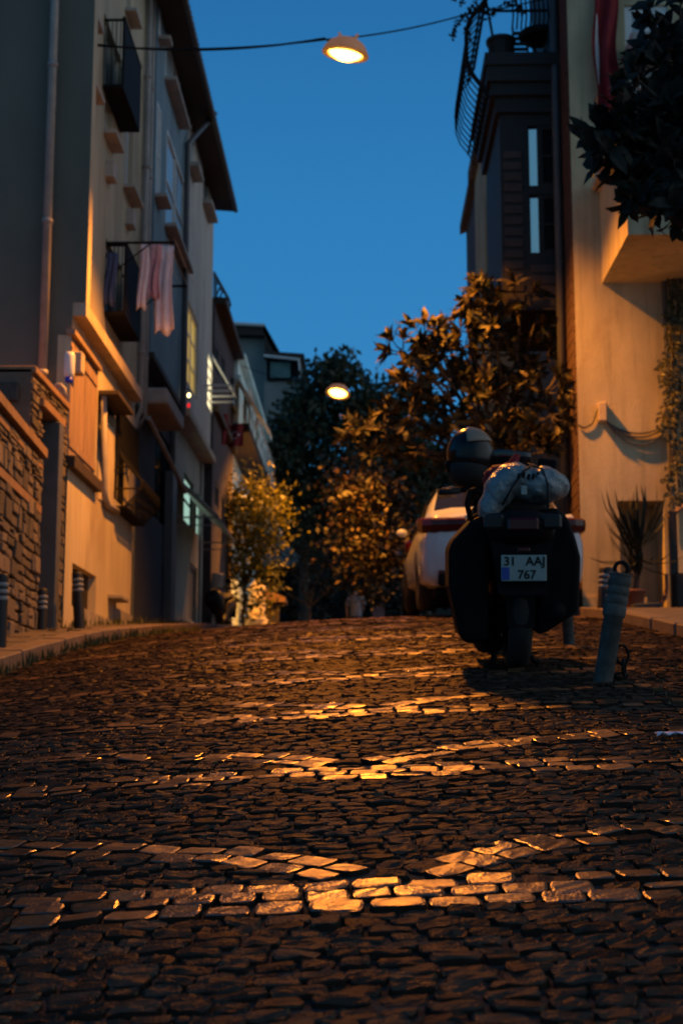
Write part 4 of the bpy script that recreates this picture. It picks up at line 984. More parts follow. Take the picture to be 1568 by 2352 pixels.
b = MB(); b.tube(cat_(an_, tp+Vector((-.1,0,0)), .10) + cat_(tp+Vector((.1,0,.01)), e1, .03) + cat_(e1, e2, .02)[1:], .010, 6)
b.tube(cat_(an_+Vector((0,0,.03)), onY(745, 88, YL1), .13) + [onY(752, 92, YL1), onY(758, 101, YL1)], .013, 6); b.build('wire', m_iron, w1)
w2 = place('overhead_cable', 'thin faint cable across the sky holding the far lamp', 'cable', tuple(cL2))
b = MB(); tp2 = cL2 + Vector((0,0,.25)); b.tube(cat_(Vector((XE, YL2, tp2.z+.5)), tp2, .15) + cat_(tp2, Vector((2.0, YL2+1, tp2.z+.45)), .1), .008, 5); b.build('wire', m_iron, w2)

# ------------------------------------------------------------------ bollards
def bollard(X, Y, h, r, label, tilt=0, z=None):
    z = zl(Y) if z is None else z
    t = thing('bollard', label, 'bollard', (X, Y, z-.01), (0, tilt, 0), 'dark street bollards'); 
    b = MB(); b.lathe([(r,-.12),(r,0),(r,h-.03),(r*.95,h-.005),(r*.85,h),(0.001,h)], n=18, cap=False); b.build('post', m_boll, t, True)
    b = MB()
    for k in range(3): b.lathe([(r*1.0,h-.10-k*.055),(r*1.05,h-.095-k*.055),(r*1.05,h-.075-k*.055),(r*1.0,h-.07-k*.055)], n=18, cap=False)
    b.build('band', m_refl, t, True); return t
def on_pave(px, py, Xg):
    Y = 12.0
    best = min((abs(onY(px, py, y).z - zl(y)), y) for y in [8+.02*i for i in range(500)]); Y = best[1]; return onY(px, py, Y)
p = on_pave(95, 1446, -3); q = onY(95, 1350, p.y); bollard(p.x, p.y, q.z-p.z, .056, 'shortest black bollard in front of the grey doorway jamb', 0)
p = onY(184, 1419, 15.3); q = onY(178, 1312, 15.3); bollard(p.x, 15.3, q.z-zl(15.3), .060, 'black bollard with pale bands leaning before the cellar hatch', R(-4))
p = on_pave(-2, 1486, -3); q = onY(-2, 1316, p.y); bollard(p.x, p.y, q.z-p.z, .058, 'black bollard with pale bands cut by the left picture edge', 0)
Yq = 14.2; p = onY(1388, 1404, Yq); q = onY(1392, 1338, Yq); bollard(p.x, Yq, .42, .075, 'dark stump showing behind the leaning grey bollard', R(4), zrp(Yq))

def grey_bollard(X, Y, h, r, label, tilt):
    t = thing('concrete_bollard', label, 'bollard', (X, Y, zr(X, Y)-.01), tilt, 'grey concrete bollards'); n = 20
    b = MB(); prof = [(r*.92,-.1),(r*.92,0),(r*.94,h*.60),(r*1.06,h*.605),(r*1.10,h*.625)]
    for k in range(4): z = h*(.64+k*.085); prof += [(r*1.12,z),(r*1.12,z+h*.06),(r*1.03,z+h*.066),(r*1.03,z+h*.078)]
    prof += [(r*1.12,h*.985),(r*1.05,h),(.001,h)]; b.lathe(prof, n=n, cap=False); b.build('post', m_bollg, t, True)
    b = MB(); rr = r*.62
    b.tube([(rr*math.cos(a), 0, h+rr*.75+rr*1.05*math.sin(a)) for a in [2*math.pi*i/18 for i in range(19)]], .011, 7, False)
    b.build('ring', m_iron, t, True); return t
p = onY(1383, 1560, 7.25); q = onY(1421, 1325, 7.25); hb = (Vector(q)-Vector(p)).length
gb = grey_bollard(p.x, 7.25, .56, .053, 'leaning grey concrete bollard with ribbed head and iron ring', (R(2), R(10.5), 0))
p = onY(1306, 1480, 9.7); gb2 = copy_tree(gb); gb2.location = (p.x, 9.7, zr(p.x, 9.7)-.01); gb2.rotation_euler = (0, R(-2), 0); gb2.scale = (.8,.8,.72)
gb2['label'] = 'pale grey concrete bollard half hidden behind the black scooter'
ch = place('iron_chain', 'rusty iron chain ring lying at the foot of the leaning bollard', 'chain', (1.42, 7.3, zr(1.42, 7.3)))
b = MB(); z0 = zr(1.42, 7.3)
for (x, y, z, r_, a0) in ((1.325,7.28,.12,.035,.3), (1.33,7.27,.055,.03,1.2), (1.32,7.30,.015,.04,.5)):
    b.tube([(x+r_*math.cos(a)*math.cos(a0), y+r_*math.cos(a)*math.sin(a0), z0+z+r_*1.4*math.sin(a)*(.25 if z < .03 else 1)) for a in [2*math.pi*i/14 for i in range(15)]], .008, 6, False)
b.build('link', m_iron, ch, True)

# ------------------------------------------------------------------ scooters
def stext(s, size, parent, loc, m, ex=.001):
    cu = bpy.data.curves.new('lettering', 'FONT'); cu.body = s; cu.size = size; cu.extrude = ex; cu.align_x = 'LEFT'; cu.offset = .0013
    o = bpy.data.objects.new('lettering_curve', cu); C.objects.link(o); dg = bpy.context.evaluated_depsgraph_get()
    me = bpy.data.meshes.new_from_object(o.evaluated_get(dg)); bpy.data.objects.remove(o)
    me.name = 'lettering'; me.materials.clear(); me.materials.append(m)
    me.transform(Matrix.Rotation(math.pi/2, 4, 'X')); xs_ = [v.co.x for v in me.vertices]
    n = bpy.data.objects.new('lettering', me); C.objects.link(n); n.parent = parent; n.location = loc; return n, max(xs_)-min(xs_)
def loft(mb, secs, n=16, p=2.6):
    """secs: (y, xc, zc, half width, half height) -> super-ellipse rings along y"""
    vs = []
    for (y, xc, zc, a, h) in secs:
        for k in range(n):
            t = 2*math.pi*k/n; c_, s_ = math.cos(t), math.sin(t)
            vs.append((xc+a*math.copysign(abs(c_)**(2/p), c_), y, zc+h*math.copysign(abs(s_)**(2/p), s_)))
    m = len(secs); fs = [(i*n+k, i*n+(k+1) % n, (i+1)*n+(k+1) % n, (i+1)*n+k) for i in range(m-1) for k in range(n)]
    fs += [tuple(range(n))[::-1], tuple(range((m-1)*n, m*n))]; mb.add(vs, fs)
def wheel(par, y, r, w, name):
    b = MB(); b.lathe([(r*.66,-w*.42),(r*.80,-w*.5),(r*.93,-w*.42),(r*.99,-w*.2),(r,0),(r*.99,w*.2),(r*.93,w*.42),(r*.80,w*.5),(r*.66,w*.42)], (0,y,r), 30, 'x', False); t = b.build(name, m_rubber, par, True)
    b = MB(); b.lathe([(.02,-w*.3),(r*.60,-w*.25),(r*.68,-w*.36),(r*.68,w*.36),(r*.60,w*.25),(.02,w*.3)], (0,y,r), 24, 'x'); b.build('rim', m_steel, t, True)
def scooter(name, label, loc, rot, full=True):
    t = thing(name, label, 'scooter', loc, rot)
    wheel(t, 0, .27, .135, 'rear_wheel'); wheel(t, 1.33, .25, .11, 'front_wheel')
    b = MB(); loft(b, [(-.40,0,.80,.10,.05),(-.36,0,.79,.17,.09),(-.15,0,.74,.21,.14),(.1,0,.66,.22,.20),(.4,0,.60,.20,.20),(.55,0,.45,.17,.12),(.75,0,.34,.17,.07),(.95,0,.34,.17,.07),(1.02,0,.42,.18,.15),(1.08,0,.60,.19,.26)])
    b.build('body_shell', m_black, t, True)
    b = MB(); loft(b, [(1.02,0,.62,.20,.28),(1.12,0,.70,.24,.30),(1.30,0,.76,.20,.24),(1.42,0,.78,.10,.14)]); b.build('front_fairing', m_black, t, True)
    b = MB(); loft(b, [(-.12,0,.905,.15,.04),(-.02,0,.915,.19,.06),(.25,0,.90,.17,.06),(.35,0,.86,.18,.05),(.62,0,.83,.13,.045),(.70,0,.80,.08,.03)]); b.build('seat', m_rubber, t, True)
    b = MB(); b.prism([(-.17,-.33,.72),(.17,-.33,.72),(.13,-.40,.42),(-.13,-.40,.42)], (0,.05,0)); b.prism([(-.085,-.20,.56),(.085,-.20,.56),(.075,-.27,.24),(-.075,-.27,.24)], (0,.07,0)); b.build('rear_mudguard', m_plblk, t)
    pl = MB(); pl.bbox((0,-.425,.565), (.121,.004,.070), .003); po = pl.build('number_plate', m_plate, t)
    f = MB(); f.bbox((0,-.418,.565), (.128,.004,.077), .003); f.build('plate_frame', m_plblk, po)
    s_ = MB(); s_.bbox((-.098,-.4296,.536), (.021,.001,.034), .0005); s_.build('blue_band', m_plblue, po)
    if full:
        for tx, sz, x, z in (('31', .066, -.108, .580), ('AAJ', .066, .010, .580), ('767', .066, -.034, .508)): stext(tx, sz, po, (x, -.4305, z), m_black)
    else:
        s_ = MB()
    b = MB(); b.bbox((0,-.395,.80), (.085,.03,.035), .012); b.build('tail_light', m_redl, t)
    b = MB(); b.bbox((0,-.425,.665), (.033,.008,.012), .004); b.build('reflector', m_redl, t)
    for s_ in (-1, 1):
        b = MB(); b.bbox((s_*.155,-.375,.815), (.055,.035,.042), .015); b.build('turn_signal', m_clearl, t)
    b = MB(); b.tube([(-.17,.45,.84),(-.22,.25,.86),(-.22,-.12,.86),(-.14,-.28,.85),(.14,-.28,.85),(.22,-.12,.86),(.22,.25,.86),(.17,.45,.84)], .014, 7); b.build('grab_rail', m_plblk, t, True)
    b = MB(); b.tube([(-.36,.93,1.03),(-.2,.98,1.05),(0,1.06,1.0),(.2,.98,1.05),(.36,.93,1.03)], .016, 8); b.build('handlebar', m_plblk, t, True)
    for s_ in (-1, 1):
        b = MB(); b.tube([(s_*.40,.91,1.03),(s_*.27,.955,1.04)], .021, 9); b.build('grip', m_rubber, t, True)
        mr = MB(); mr.tube([(s_*.22,.98,1.06),(s_*.29,1.0,1.17)], .008, 6); mo = mr.build('mirror_arm', m_plblk, t)
        mr = MB(); mr.bbox((s_*.29,1.0,1.20), (.060,.012,.042), .012, Matrix.Rotation(s_*R(8), 3, 'Y')); mr.build('mirror', m_plblk, mo)
    b = MB(); b.grid([[(x*.19+.0, 1.22-abs(x)*.05-.16*j/6, .95+.36*j/6-.03*abs(x)*j/6) for x in (-1,-.5,0,.5,1)] for j in range(7)])
    o = b.build('windscreen', m_carglass, t, True); md = o.modifiers.new('thick', 'SOLIDIFY'); md.thickness = .004
    b = MB(); b.bbox((0,1.395,.80), (.09,.05,.05), .02); b.build('headlight', m_clearl, t)
    b = MB(); b.tube([(.12,.35,.25),(.17,.15,.25),(.19,-.30,.33)], [.03,.05,.052], 12); b.build('exhaust', m_plblk, t, True)
    for s_ in (-1, 1):
        b = MB(); b.tube([(s_*.05,.35,.15),(s_*.115,.20,.02),(s_*.14,.17,.0)], .014, 6); b.build('stand_leg', m_iron, t)
    b = MB(); loft(b, [(.02,-.10,.27,.05,.07),(.2,-.11,.27,.07,.10),(.5,-.10,.27,.08,.11)]); b.build('engine_case', m_plblk, t, True)
    if full:
        for s_ in (-1, 1):
            b = MB()
            if s_ < 0: poly = [(-.17,.16),(-.30,.145),(-.335,.19),(-.365,.34),(-.392,.46),(-.392,.68),(-.36,.73),(-.255,.84),(-.17,.86)]
            else: poly = [(.09,.19),(.15,.21),(.29,.30),(.325,.34),(.335,.62),(.31,.72),(.27,.84),(.20,.90),(.12,.88)]
            b.prism([(x,-.22,z) for x, z in poly], (0,.52,0)); o = b.build('saddlebag', m_plblk, t)
            md = o.modifiers.new('bevel', 'BEVEL'); md.width = .03; md.segments = 3; md.limit_method = 'ANGLE'
        b = MB(); loft(b, [(.15,-.13,.13,.06,.05),(.4,-.13,.12,.09,.07),(.8,-.12,.12,.09,.06)]); b.build('footboard', m_plblk, t, True)
        b = MB(); b.tube([(-.10,.3,.12),(-.13,.10,.03),(-.15,.02,.0)], .016, 6); b.bbox((-.16,.01,.004), (.035,.03,.008), .003); b.build('side_stand', m_iron, t)
        b = MB(); b.tube([(-.22,-.10,.80),(-.27,-.16,.84),(-.285,-.16,.92),(-.27,-.14,.99),(-.24,-.12,1.0)], .016, 8); b.build('handle_loop', m_plblk, t, True)
    return t
sp = onY(1187, 1531, 8.1); sloc = (sp.x, 8.1, zr(sp.x, 8.1))
SR = Matrix.Rotation(R(7.4), 4, 'X')
sc1 = scooter('scooter', 'black touring scooter seen from behind with saddlebags and number plate, nearest vehicle', sloc, (R(7.4), 0, R(-1)))
sc2 = scooter('scooter', 'dark scooter parked at the pale house corner far up the left side', (0,0,0), (0,0,0), False)
p = onY(512, 1440, 31.2); sc2.location = (p.x, 32.0, zr(p.x, 31.2)+.03); sc2.rotation_euler = (R(-4), 0, R(172))
for o in list(sc2.children):
    if o.name.startswith('windscreen'): o.data = o.data.copy(); o.data.materials[0] = m_ledge; o.location.z = .08; o['label'] = 'tan windscreen'
SM = Matrix.Translation(sloc) @ Matrix.Rotation(R(-1), 4, 'Z') @ SR
def sw(x, y, z): return SM @ Vector((x, y, z))
# bag strapped over the seat
bg = thing('plastic_bag', 'bulging white plastic bag strapped on the back of the black scooter', 'bag', sw(.02,-.12,.97), (R(7.4), 0, 0))
b = MB(); rg = random.Random(2)
def wr(d): return 1+.05*math.sin(d.x*9+d.z*7)+.045*math.sin(d.z*17+d.y*11)+.03*math.sin(d.x*23-d.y*9)
b.blob((.105,0,.055), (.155,.16,.105), 34, 24, wr); b.blob((-.04,.01,.08), (.13,.15,.10), 30, 20, wr)
b.blob((-.13,-.02,.02), (.085,.12,.10), 26, 18, wr); b.blob((-.185,-.04,-.075), (.065,.09,.085), 26, 18, wr); b.blob((.21,0,.05), (.06,.09,.07), 22, 16, wr)
o = b.build('body', m_bag, bg, True); md = o.modifiers.new('mesh', 'REMESH'); md.mode = 'VOXEL'; md.voxel_size = .014; md.use_smooth_shade = True
md = o.modifiers.new('soft', 'SMOOTH'); md.factor = .6; md.iterations = 3
b = MB()
b.tube([(-.12,-.13,-.06),(-.06,-.15,.05),(.0,-.13,.13),(.06,-.06,.165),(.07,.1,.15)], .007, 6)
b.tube([(.125,-.155,-.08),(.125,-.165,.05),(.10,-.12,.14),(.03,-.05,.17)], .007, 6); b.build('elastic_cord', m_rubber, bg, True)
b = MB()
for k in range(6):                            # dark print crumpled along the top fold
    b.bbox((-.03+.026*k, -.148+.004*abs(k-2), .098+.006*math.sin(k*2)), (.008,.003,.017), .002, Matrix.Rotation(R(-22), 3, 'X') @ Matrix.Rotation(R(14), 3, 'Y'))
b.build('print', m_plblk, bg)
cl = thing('card_tag', 'small pale card tucked under the white bag above the tail light', 'tag', sw(.008,-.385,.985), (R(7.4), 0, 0))
b = MB(); b.bbox((0,0,0), (.015,.003,.024), .002); b.build('card', m_plate, cl)
# items behind the bag
rb = thing('red_bag', 'crumpled red bag peeping out behind the white bag on the scooter', 'bag', sw(-.04,.22,1.08), (R(7.4), 0, 0))
b = MB(); b.blob((0,0,0), (.13,.10,.085), 24, 16, wr); b.prism([(-.02,0,.05),(.06,.02,.15),(.09,.02,.14),(.06,0,.03)], (0,.03,0)); b.build('body', m_red, rb, True)
# helmet on the left grip
hp = onY(1081, 1048, 9.0)
hm = thing('helmet', 'glossy black motorcycle helmet with clear visor hung on the left handlebar', 'helmet', tuple(hp), (R(5), R(-6), R(-28)))
def hf(d):
    k = 1.0
    if d.z < -.45: k *= 1+.10*(d.z+.45)
    if d.y < 0: k *= 1.03
    return k
b = MB(); b.blob((0,0,0), (.150,.165,.178), 30, 22, hf); b.build('shell', m_helm, hm, True)
b = MB(); rows = []
for j in range(9):
    e = R(22+62*j/8); rows.append([(.158*math.sin(a)*math.cos(e), .176*math.cos(a)*math.cos(e), .187*math.sin(e)) for a in [R(75+85*i/12) for i in range(13)]])
m_vis = bpy.data.materials.new('clear_visor'); m_vis.use_nodes = True; vb = m_vis.node_tree.nodes['Principled BSDF']; vb.inputs['Base Color'].default_value = (.30,.24,.19,1); vb.inputs['Roughness'].default_value = .12; vb.inputs['Transmission Weight'].default_value = .15; vb.inputs['IOR'].default_value = 1.2
b.grid(rows); o = b.build('visor', m_vis, hm, True); md = o.modifiers.new('thick', 'SOLIDIFY'); md.thickness = .004
b = MB(); b.blob((-.015,-.02,-.085), (.140,.150,.125), 24, 14); b.build('chin_lining', m_rubber, hm, True)
b = MB(); b.blob((-.145,0,.02), (.02,.05,.05), 14, 10); b.build('visor_hinge', m_plblk, hm, True)
# ------------------------------------------------------------------ cars
def car(name, label, loc, rot, paint, W_=1.78, hatch=False):
    t = thing(name, label, 'car', loc, rot)
    hw = W_/2
    # stations: y, sill z, lower half width, belt half width, belt z, roof half width, roof z
    if not hatch:
        st = [(0.0,.42,.72,.66,.92,.52,.97),(.05,.34,.84,.76,1.00,.60,1.06),(.14,.27,.875,.79,1.02,.64,1.10),(.45,.25,.89,.80,1.01,.66,1.11),(.62,.25,.89,.80,1.00,.67,1.13),(1.22,.25,.89,.80,.99,.58,1.47),(1.9,.25,.885,.80,.97,.60,1.51),(2.6,.25,.885,.79,.95,.58,1.46),(3.45,.25,.88,.78,.93,.66,1.00),(4.1,.26,.86,.74,.86,.6,.92),(4.45,.30,.74,.64,.76,.5,.80),(4.58,.40,.52,.46,.66,.36,.68)]
        gl = (4, 5, 7, 8)
    else:
        st = [(0.0,.42,.62,.66,.95,.56,1.02),(.05,.32,.80,.76,1.02,.62,1.10),(.14,.27,.84,.79,1.03,.62,1.20),(.45,.25,.86,.80,1.02,.58,1.46),(.9,.25,.87,.80,1.0,.58,1.51),(1.5,.25,.87,.80,.99,.59,1.53),(1.9,.25,.87,.80,.97,.60,1.53),(2.3,.25,.87,.79,.95,.58,1.47),(3.1,.25,.86,.78,.93,.66,1.00),(3.6,.26,.84,.74,.86,.6,.92),(3.9,.30,.74,.64,.76,.5,.80),(4.0,.40,.52,.46,.66,.36,.68)]
        gl = (2, 3, 7, 8)
    st = [(y, sl, a*hw/.89, b_*hw/.89, bz, c*hw/.89, rz) for y, sl, a, b_, bz, c, rz in st]
    def ring(s):
        y, sl, a, b_, bz, c, rz = s
        return [(0,y,sl),(a*.85,y,sl),(a*.97,y,sl+.06),(a,y,sl+(bz-sl)*.35),(a*.995,y,sl+(bz-sl)*.62),(b_+.02,y,bz-.05),(b_,y,bz),((b_+c)/2+.03,y,(bz+rz)/2+.01),(c+.03,y,rz-.045),(c*.75,y,rz-.008),(c*.4,y,rz),(0,y,rz+.004)]
    sub = []; ns = len(st)
    for i in range(ns-1):                     # smooth interpolation between stations
        k_ = 4
        for k in range(k_):
            u = k/k_; e = []
            for q in range(7):
                p0, p1, p2, p3 = st[max(i-1,0)][q], st[i][q], st[i+1][q], st[min(i+2,ns-1)][q]
                m1, m2 = (p2-p0)/2*.6, (p3-p1)/2*.6
                e.append((2*u**3-3*u**2+1)*p1+(u**3-2*u**2+u)*m1+(-2*u**3+3*u**2)*p2+(u**3-u**2)*m2)
            e[0] = st[i][0]+(st[i+1][0]-st[i][0])*u; sub.append(e)
    sub.append(st[-1])
    half = [ring(s) for s in sub]; full = [h + [(-x,y,z) for x,y,z in h[-2:0:-1]] for h in half]
    n = len(full[0]); b = MB(); vs = [p for r_ in full for p in r_]
    # wheel arches are cut by lifting the sill near the axles
    ax = (.95, 3.55) if not hatch else (.72, 3.2)
    vs2 = []
    for (x, y, z) in vs:
        if z < .62 and abs(x) > .3:
            for a_ in ax:
                d = abs(y-a_)
                if d < .40: z = max(z, .10+math.sqrt(max(.40**2-d*d, 0))+.12)
        vs2.append((x, y, z))
    b.add(vs2, [(i*n+k, i*n+(k+1) % n, (i+1)*n+(k+1) % n, (i+1)*n+k) for i in range(len(full)-1) for k in range(n)] + [tuple(range(n))[::-1], tuple(range((len(full)-1)*n, len(full)*n))])
    b.build('body', paint, t, True)
    def patch(nm, i0, i1, k0, k1, m, off=.008, sides=(1,)):
        for sd in sides:
            p = MB(); rows = []
            for i in range(i0, i1+1):
                row = []
                for k in range(k0, k1+1):
                    x, y, z = half[i][k] if k <= 11 else (-half[i][22-k][0], half[i][22-k][1], half[i][22-k][2])
                    v = Vector((x*sd, y, z)); c_ = Vector((0, y, .75)); o_ = (v-c_).normalized(); row.append(v + o_*off)
                rows.append(row)
            p.grid(rows); p.build(nm, m, t, True)
    ia, ib, ic, id_ = [g*4 for g in gl]
    patch('rear_window', ia+1, ib, 8, 14, m_carglass); patch('windscreen', ic, id_-1, 8, 14, m_carglass)
    patch('side_window', ib, (ib+ic)//2-1, 6, 8, m_carglass, .008, (1,-1)); patch('side_window', (ib+ic)//2, ic, 6, 8, m_carglass, .008, (1,-1))
    sc = hw/.89; zt = .97 if not hatch else 1.05
    for s_ in (-1, 1):
        p = MB(); rows = []
        for (x, y, h0, h1) in ((.40,-.035,-.09,.05),(.60,-.035,-.11,.05),(.76,-.005,-.12,.05),(.855,.07,-.12,.05),(.895,.17,-.10,.05),(.905,.34,-.02,.05)): rows.append([(s_*x*sc, y+.03, zt+h1), (s_*x*sc*1.012, y, zt+h1-.02), (s_*x*sc*1.015, y-.012, zt+(h0+h1)/2), (s_*x*sc*1.012, y, zt+h0+.02), (s_*x*sc, y+.03, zt+h0)])
        p.grid(rows)
        p.build('tail_light', m_redl, t)
        p = MB(); p.bbox((s_*.60*sc,-.018+.03,.42), (.10,.02,.022), .006); p.build('rear_reflector', m_redl, t)
        p = MB(); yy = 2.95 if not hatch else 2.5; p.blob((s_*(hw+.05),yy,1.02), (.075,.05,.055), 14, 10); p.build('door_mirror', paint, t, True)
        for a_ in ax: 
            p = MB(); p.lathe([(.2,-.10),(.30,-.11),(.325,-.08),(.33,0),(.325,.08),(.30,.11),(.2,.10)], (s_*(hw-.13),a_,.33), 26, 'x', False); w_ = p.build('wheel', m_rubber, t, True)
            p = MB(); p.lathe([(.02,-.09),(.18,-.085),(.21,-.10),(.21,.10),(.18,.085),(.02,.09)], (s_*(hw-.13),a_,.33), 20, 'x'); p.build('rim', m_steel, w_, True)
    p = MB(); p.bbox((0,-.02,zt+.055), (.42*sc,.03,.016), .006); p.build('trunk_trim', m_chrome, t)
    p = MB(); p.bbox((0,.05,.34), (.70*sc,.06,.07), .02); p.bbox((0,2.2,.20), (.74,1.95,.05), .02); p.build('underbody', m_plblk, t)
    p = MB(); p.bbox((0,-.02,.60), (.26,.012,.06), .004); p.build('number_plate', m_plate, t)
    return t
c1 = Vector((1.555, 15.5, zr(1.5, 15.9)+.02)); car('sedan_car', 'white sedan parked uphill tight against the brick side of the cream house', c1, (R(4.7), 0, R(1.3)), m_paintw, 1.82)
c2 = Vector((1.54, 21.3, zr(1.3, 21.5))); car('hatchback_car', 'silver grey car parked in front of the white sedan, only its left side showing', c2, (R(4.3), 0, 0), m_paints, 1.72, True)

# ------------------------------------------------------------------ person walking away
PY = 43.5; pp = onY(817, 1418, PY); pz = pp.z-.80; pe = thing('person', 'person in a pale T-shirt and dark trousers walking away beyond the crest', 'person', (pp.x, PY, pz))
def skin(name, verts, edges, rad, m, par, root=0):
    me = bpy.data.meshes.new(name); me.from_pydata(verts, edges, []); me.materials.append(m)
    o = bpy.data.objects.new(name, me); C.objects.link(o); o.parent = par
    md = o.modifiers.new('skin', 'SKIN'); md.use_smooth_shade = True
    sk = me.skin_vertices[0] if me.skin_vertices else None
    if sk is None:
        me.attributes.new('skin', 'FLOAT_VECTOR', 'POINT')
    for i, r_ in enumerate(rad):
        sk.data[i].radius = r_ if isinstance(r_, tuple) else (r_, r_)
    sk.data[root].use_root = True
    o.modifiers.new('sub', 'SUBSURF').levels = 1; o.modifiers['sub'].render_levels = 2; return o
def person_body():
    V = [(0,0,.95),(0,0,1.12),(0,.01,1.30),(0,.0,1.44),(0,.02,1.52),(0,.03,1.60),(0,.03,1.70),      # pelvis..head 0-6
         (-.10,0,.90),(-.11,.05,.50),(-.11,-.03,.08),(-.11,.10,.03),                               # left leg 7-10
         (.10,0,.90),(.11,.14,.50),(.11,.20,.09),(.12,.32,.04),                                    # right leg 11-14
         (-.19,0,1.41),(-.27,-.03,1.14),(-.27,.06,.90),(-.26,.09,.80),                             # arms 15-22
         (.19,0,1.41),(.25,.03,1.14),(.20,.17,.98),(.18,.24,.95)]
    E = [(0,1),(1,2),(2,3),(3,4),(4,5),(5,6),(0,7),(7,8),(8,9),(9,10),(0,11),(11,12),(12,13),(13,14),(3,15),(15,16),(16,17),(17,18),(3,19),(19,20),(20,21),(21,22)]
    Rr = [(.15,.11),(.14,.10),(.15,.105),(.13,.09),.055,.085,.075,.085,.062,.04,.035,.085,.062,.04,.035,.06,.045,.035,.032,.06,.045,.035,.032]
    return V, E, Rr
Vp, Ep, Rp = person_body(); skin('body', Vp, Ep, Rp, m_skin, pe)
b = MB(); loft(b, [(0,0,0,0,0)], 4) if False else None
def ringz(mb, secs, n=18):
    vs = []
    for (z, xc, yc, a, d) in secs:
        for k in range(n): t = 2*math.pi*k/n; vs.append((xc+a*math.cos(t), yc+d*math.sin(t), z))
    m = len(secs); mb.add(vs, [(i*n+k, i*n+(k+1) % n, (i+1)*n+(k+1) % n, (i+1)*n+k) for i in range(m-1) for k in range(n)])
b = MB(); ringz(b, [(.82,0,0,.185,.135),(.95,0,0,.18,.135),(1.12,0,0,.172,.125),(1.30,0,0.01,.19,.13),(1.40,0,0,.195,.12),(1.455,0,0,.14,.095),(1.50,0,.01,.075,.07)])
b.tube([(-.17,0,1.41),(-.235,-.01,1.30),(-.275,-.03,1.16)], [.078,.072,.07], 12); b.tube([(.17,0,1.41),(.225,.01,1.30),(.255,.03,1.17)], [.078,.072,.07], 12); b.build('shirt', m_shirt, pe, True)
b = MB(); ringz(b, [(1.00,0,0,.17,.125),(.88,0,0,.175,.13),(.80,0,0,.17,.12)])
for s_, k_ in ((-1, 0), (1, 1)): b.tube([(s_*.09,0,.90),(s_*.11,.05+.09*k_,.50),(s_*.11,-.03+.22*k_,.09)], [.10,.085,.068], 12)
b.build('trousers', m_trous, pe, True)
b = MB(); b.blob((0,.02,1.665), (.088,.10,.10), 16, 12); b.build('hair', m_hair, pe, True)
for s_, y_ in ((-1, .03), (1, .25)):
    b = MB(); b.bbox((s_*.11,y_,.035), (.045,.13,.04), .02); b.build('shoe', m_trous, pe)

# ------------------------------------------------------------------ planting
rg = random.Random(12)
def rosette(mb, p, ax, n, L, Wd, spread=1.0):
    ax = ax.normalized(); s_ = ax.orthogonal().normalized(); t_ = ax.cross(s_); a0 = rg.uniform(0, 6.28)
    for k in range(n):
        a = a0+k*2.4; el = rg.uniform(.25, 1.25)*spread
        d = ax*math.cos(el)+(s_*math.cos(a)+t_*math.sin(a))*math.sin(el); d.z -= .12*el
        mb.leaf(p+ax*rg.uniform(-.03, .04), d, ax, L*rg.uniform(.5, 1.2), Wd*rg.uniform(.7, 1.2))
def limb(mb, p0, p1, r0, r1, wob=.08, n=7):
    p0, p1 = Vector(p0), Vector(p1); L = (p1-p0).length; pts = []
    for i in range(n):
        t = i/(n-1); q = p0.lerp(p1, t)
        if 0 < i < n-1: q += Vector((rg.uniform(-1,1), rg.uniform(-1,1), rg.uniform(-.5,.5)))*L*wob
        pts.append(q)
    mb.tube(pts, [r0+(r1-r0)*i/(n-1) for i in range(n)], 7); return pts
def leafy_tree(name, label, base, clumps, lm, L, Wd, nper, rose, cat='tree', trunk_r=.09, fork=None, jit=1.0):
    """clumps: (point, radius, count)"""
    t = place(name, label, cat, tuple(base)); tb = MB(); cb = MB(); base = Vector(base); fork = Vector(fork) if fork else base+Vector((0,0,1.2))
    limb(tb, base-Vector((0,0,.2)), fork, trunk_r, trunk_r*.7, .03)
    for (c_, r_, n_) in clumps:
        c_ = Vector(c_); limb(tb, fork, c_, trunk_r*.45, .012, .06)
        for i in range(n_):
            d = Vector((rg.gauss(0,1), rg.gauss(0,1), rg.gauss(0,1)*.9+.15)).normalized(); q = c_+d*r_*rg.uniform(.35, 1.0)**.6
            if rose:
                tb.tube([c_+d*r_*.1, (c_+q)/2+Vector((0,0,-.03)), q], [.012,.009,.006], 4); rosette(cb, q, d+Vector((0,0,.25)), nper, L, Wd)
            else:
                for k in range(nper):
                    e_ = (d+Vector((rg.gauss(0,.7), rg.gauss(0,.7), rg.gauss(0,.6)))).normalized()
                    cb.leaflet(q+Vector((rg.gauss(0,1), rg.gauss(0,1), rg.gauss(0,1)))*L*1.3*jit, e_, Vector((rg.gauss(0,1), rg.gauss(0,1), 1)), L*rg.uniform(.6, 1.2), Wd*rg.uniform(.7, 1.2))
    tb.build('trunk', m_bark, t, True); cb.build('crown', lm, t); return t
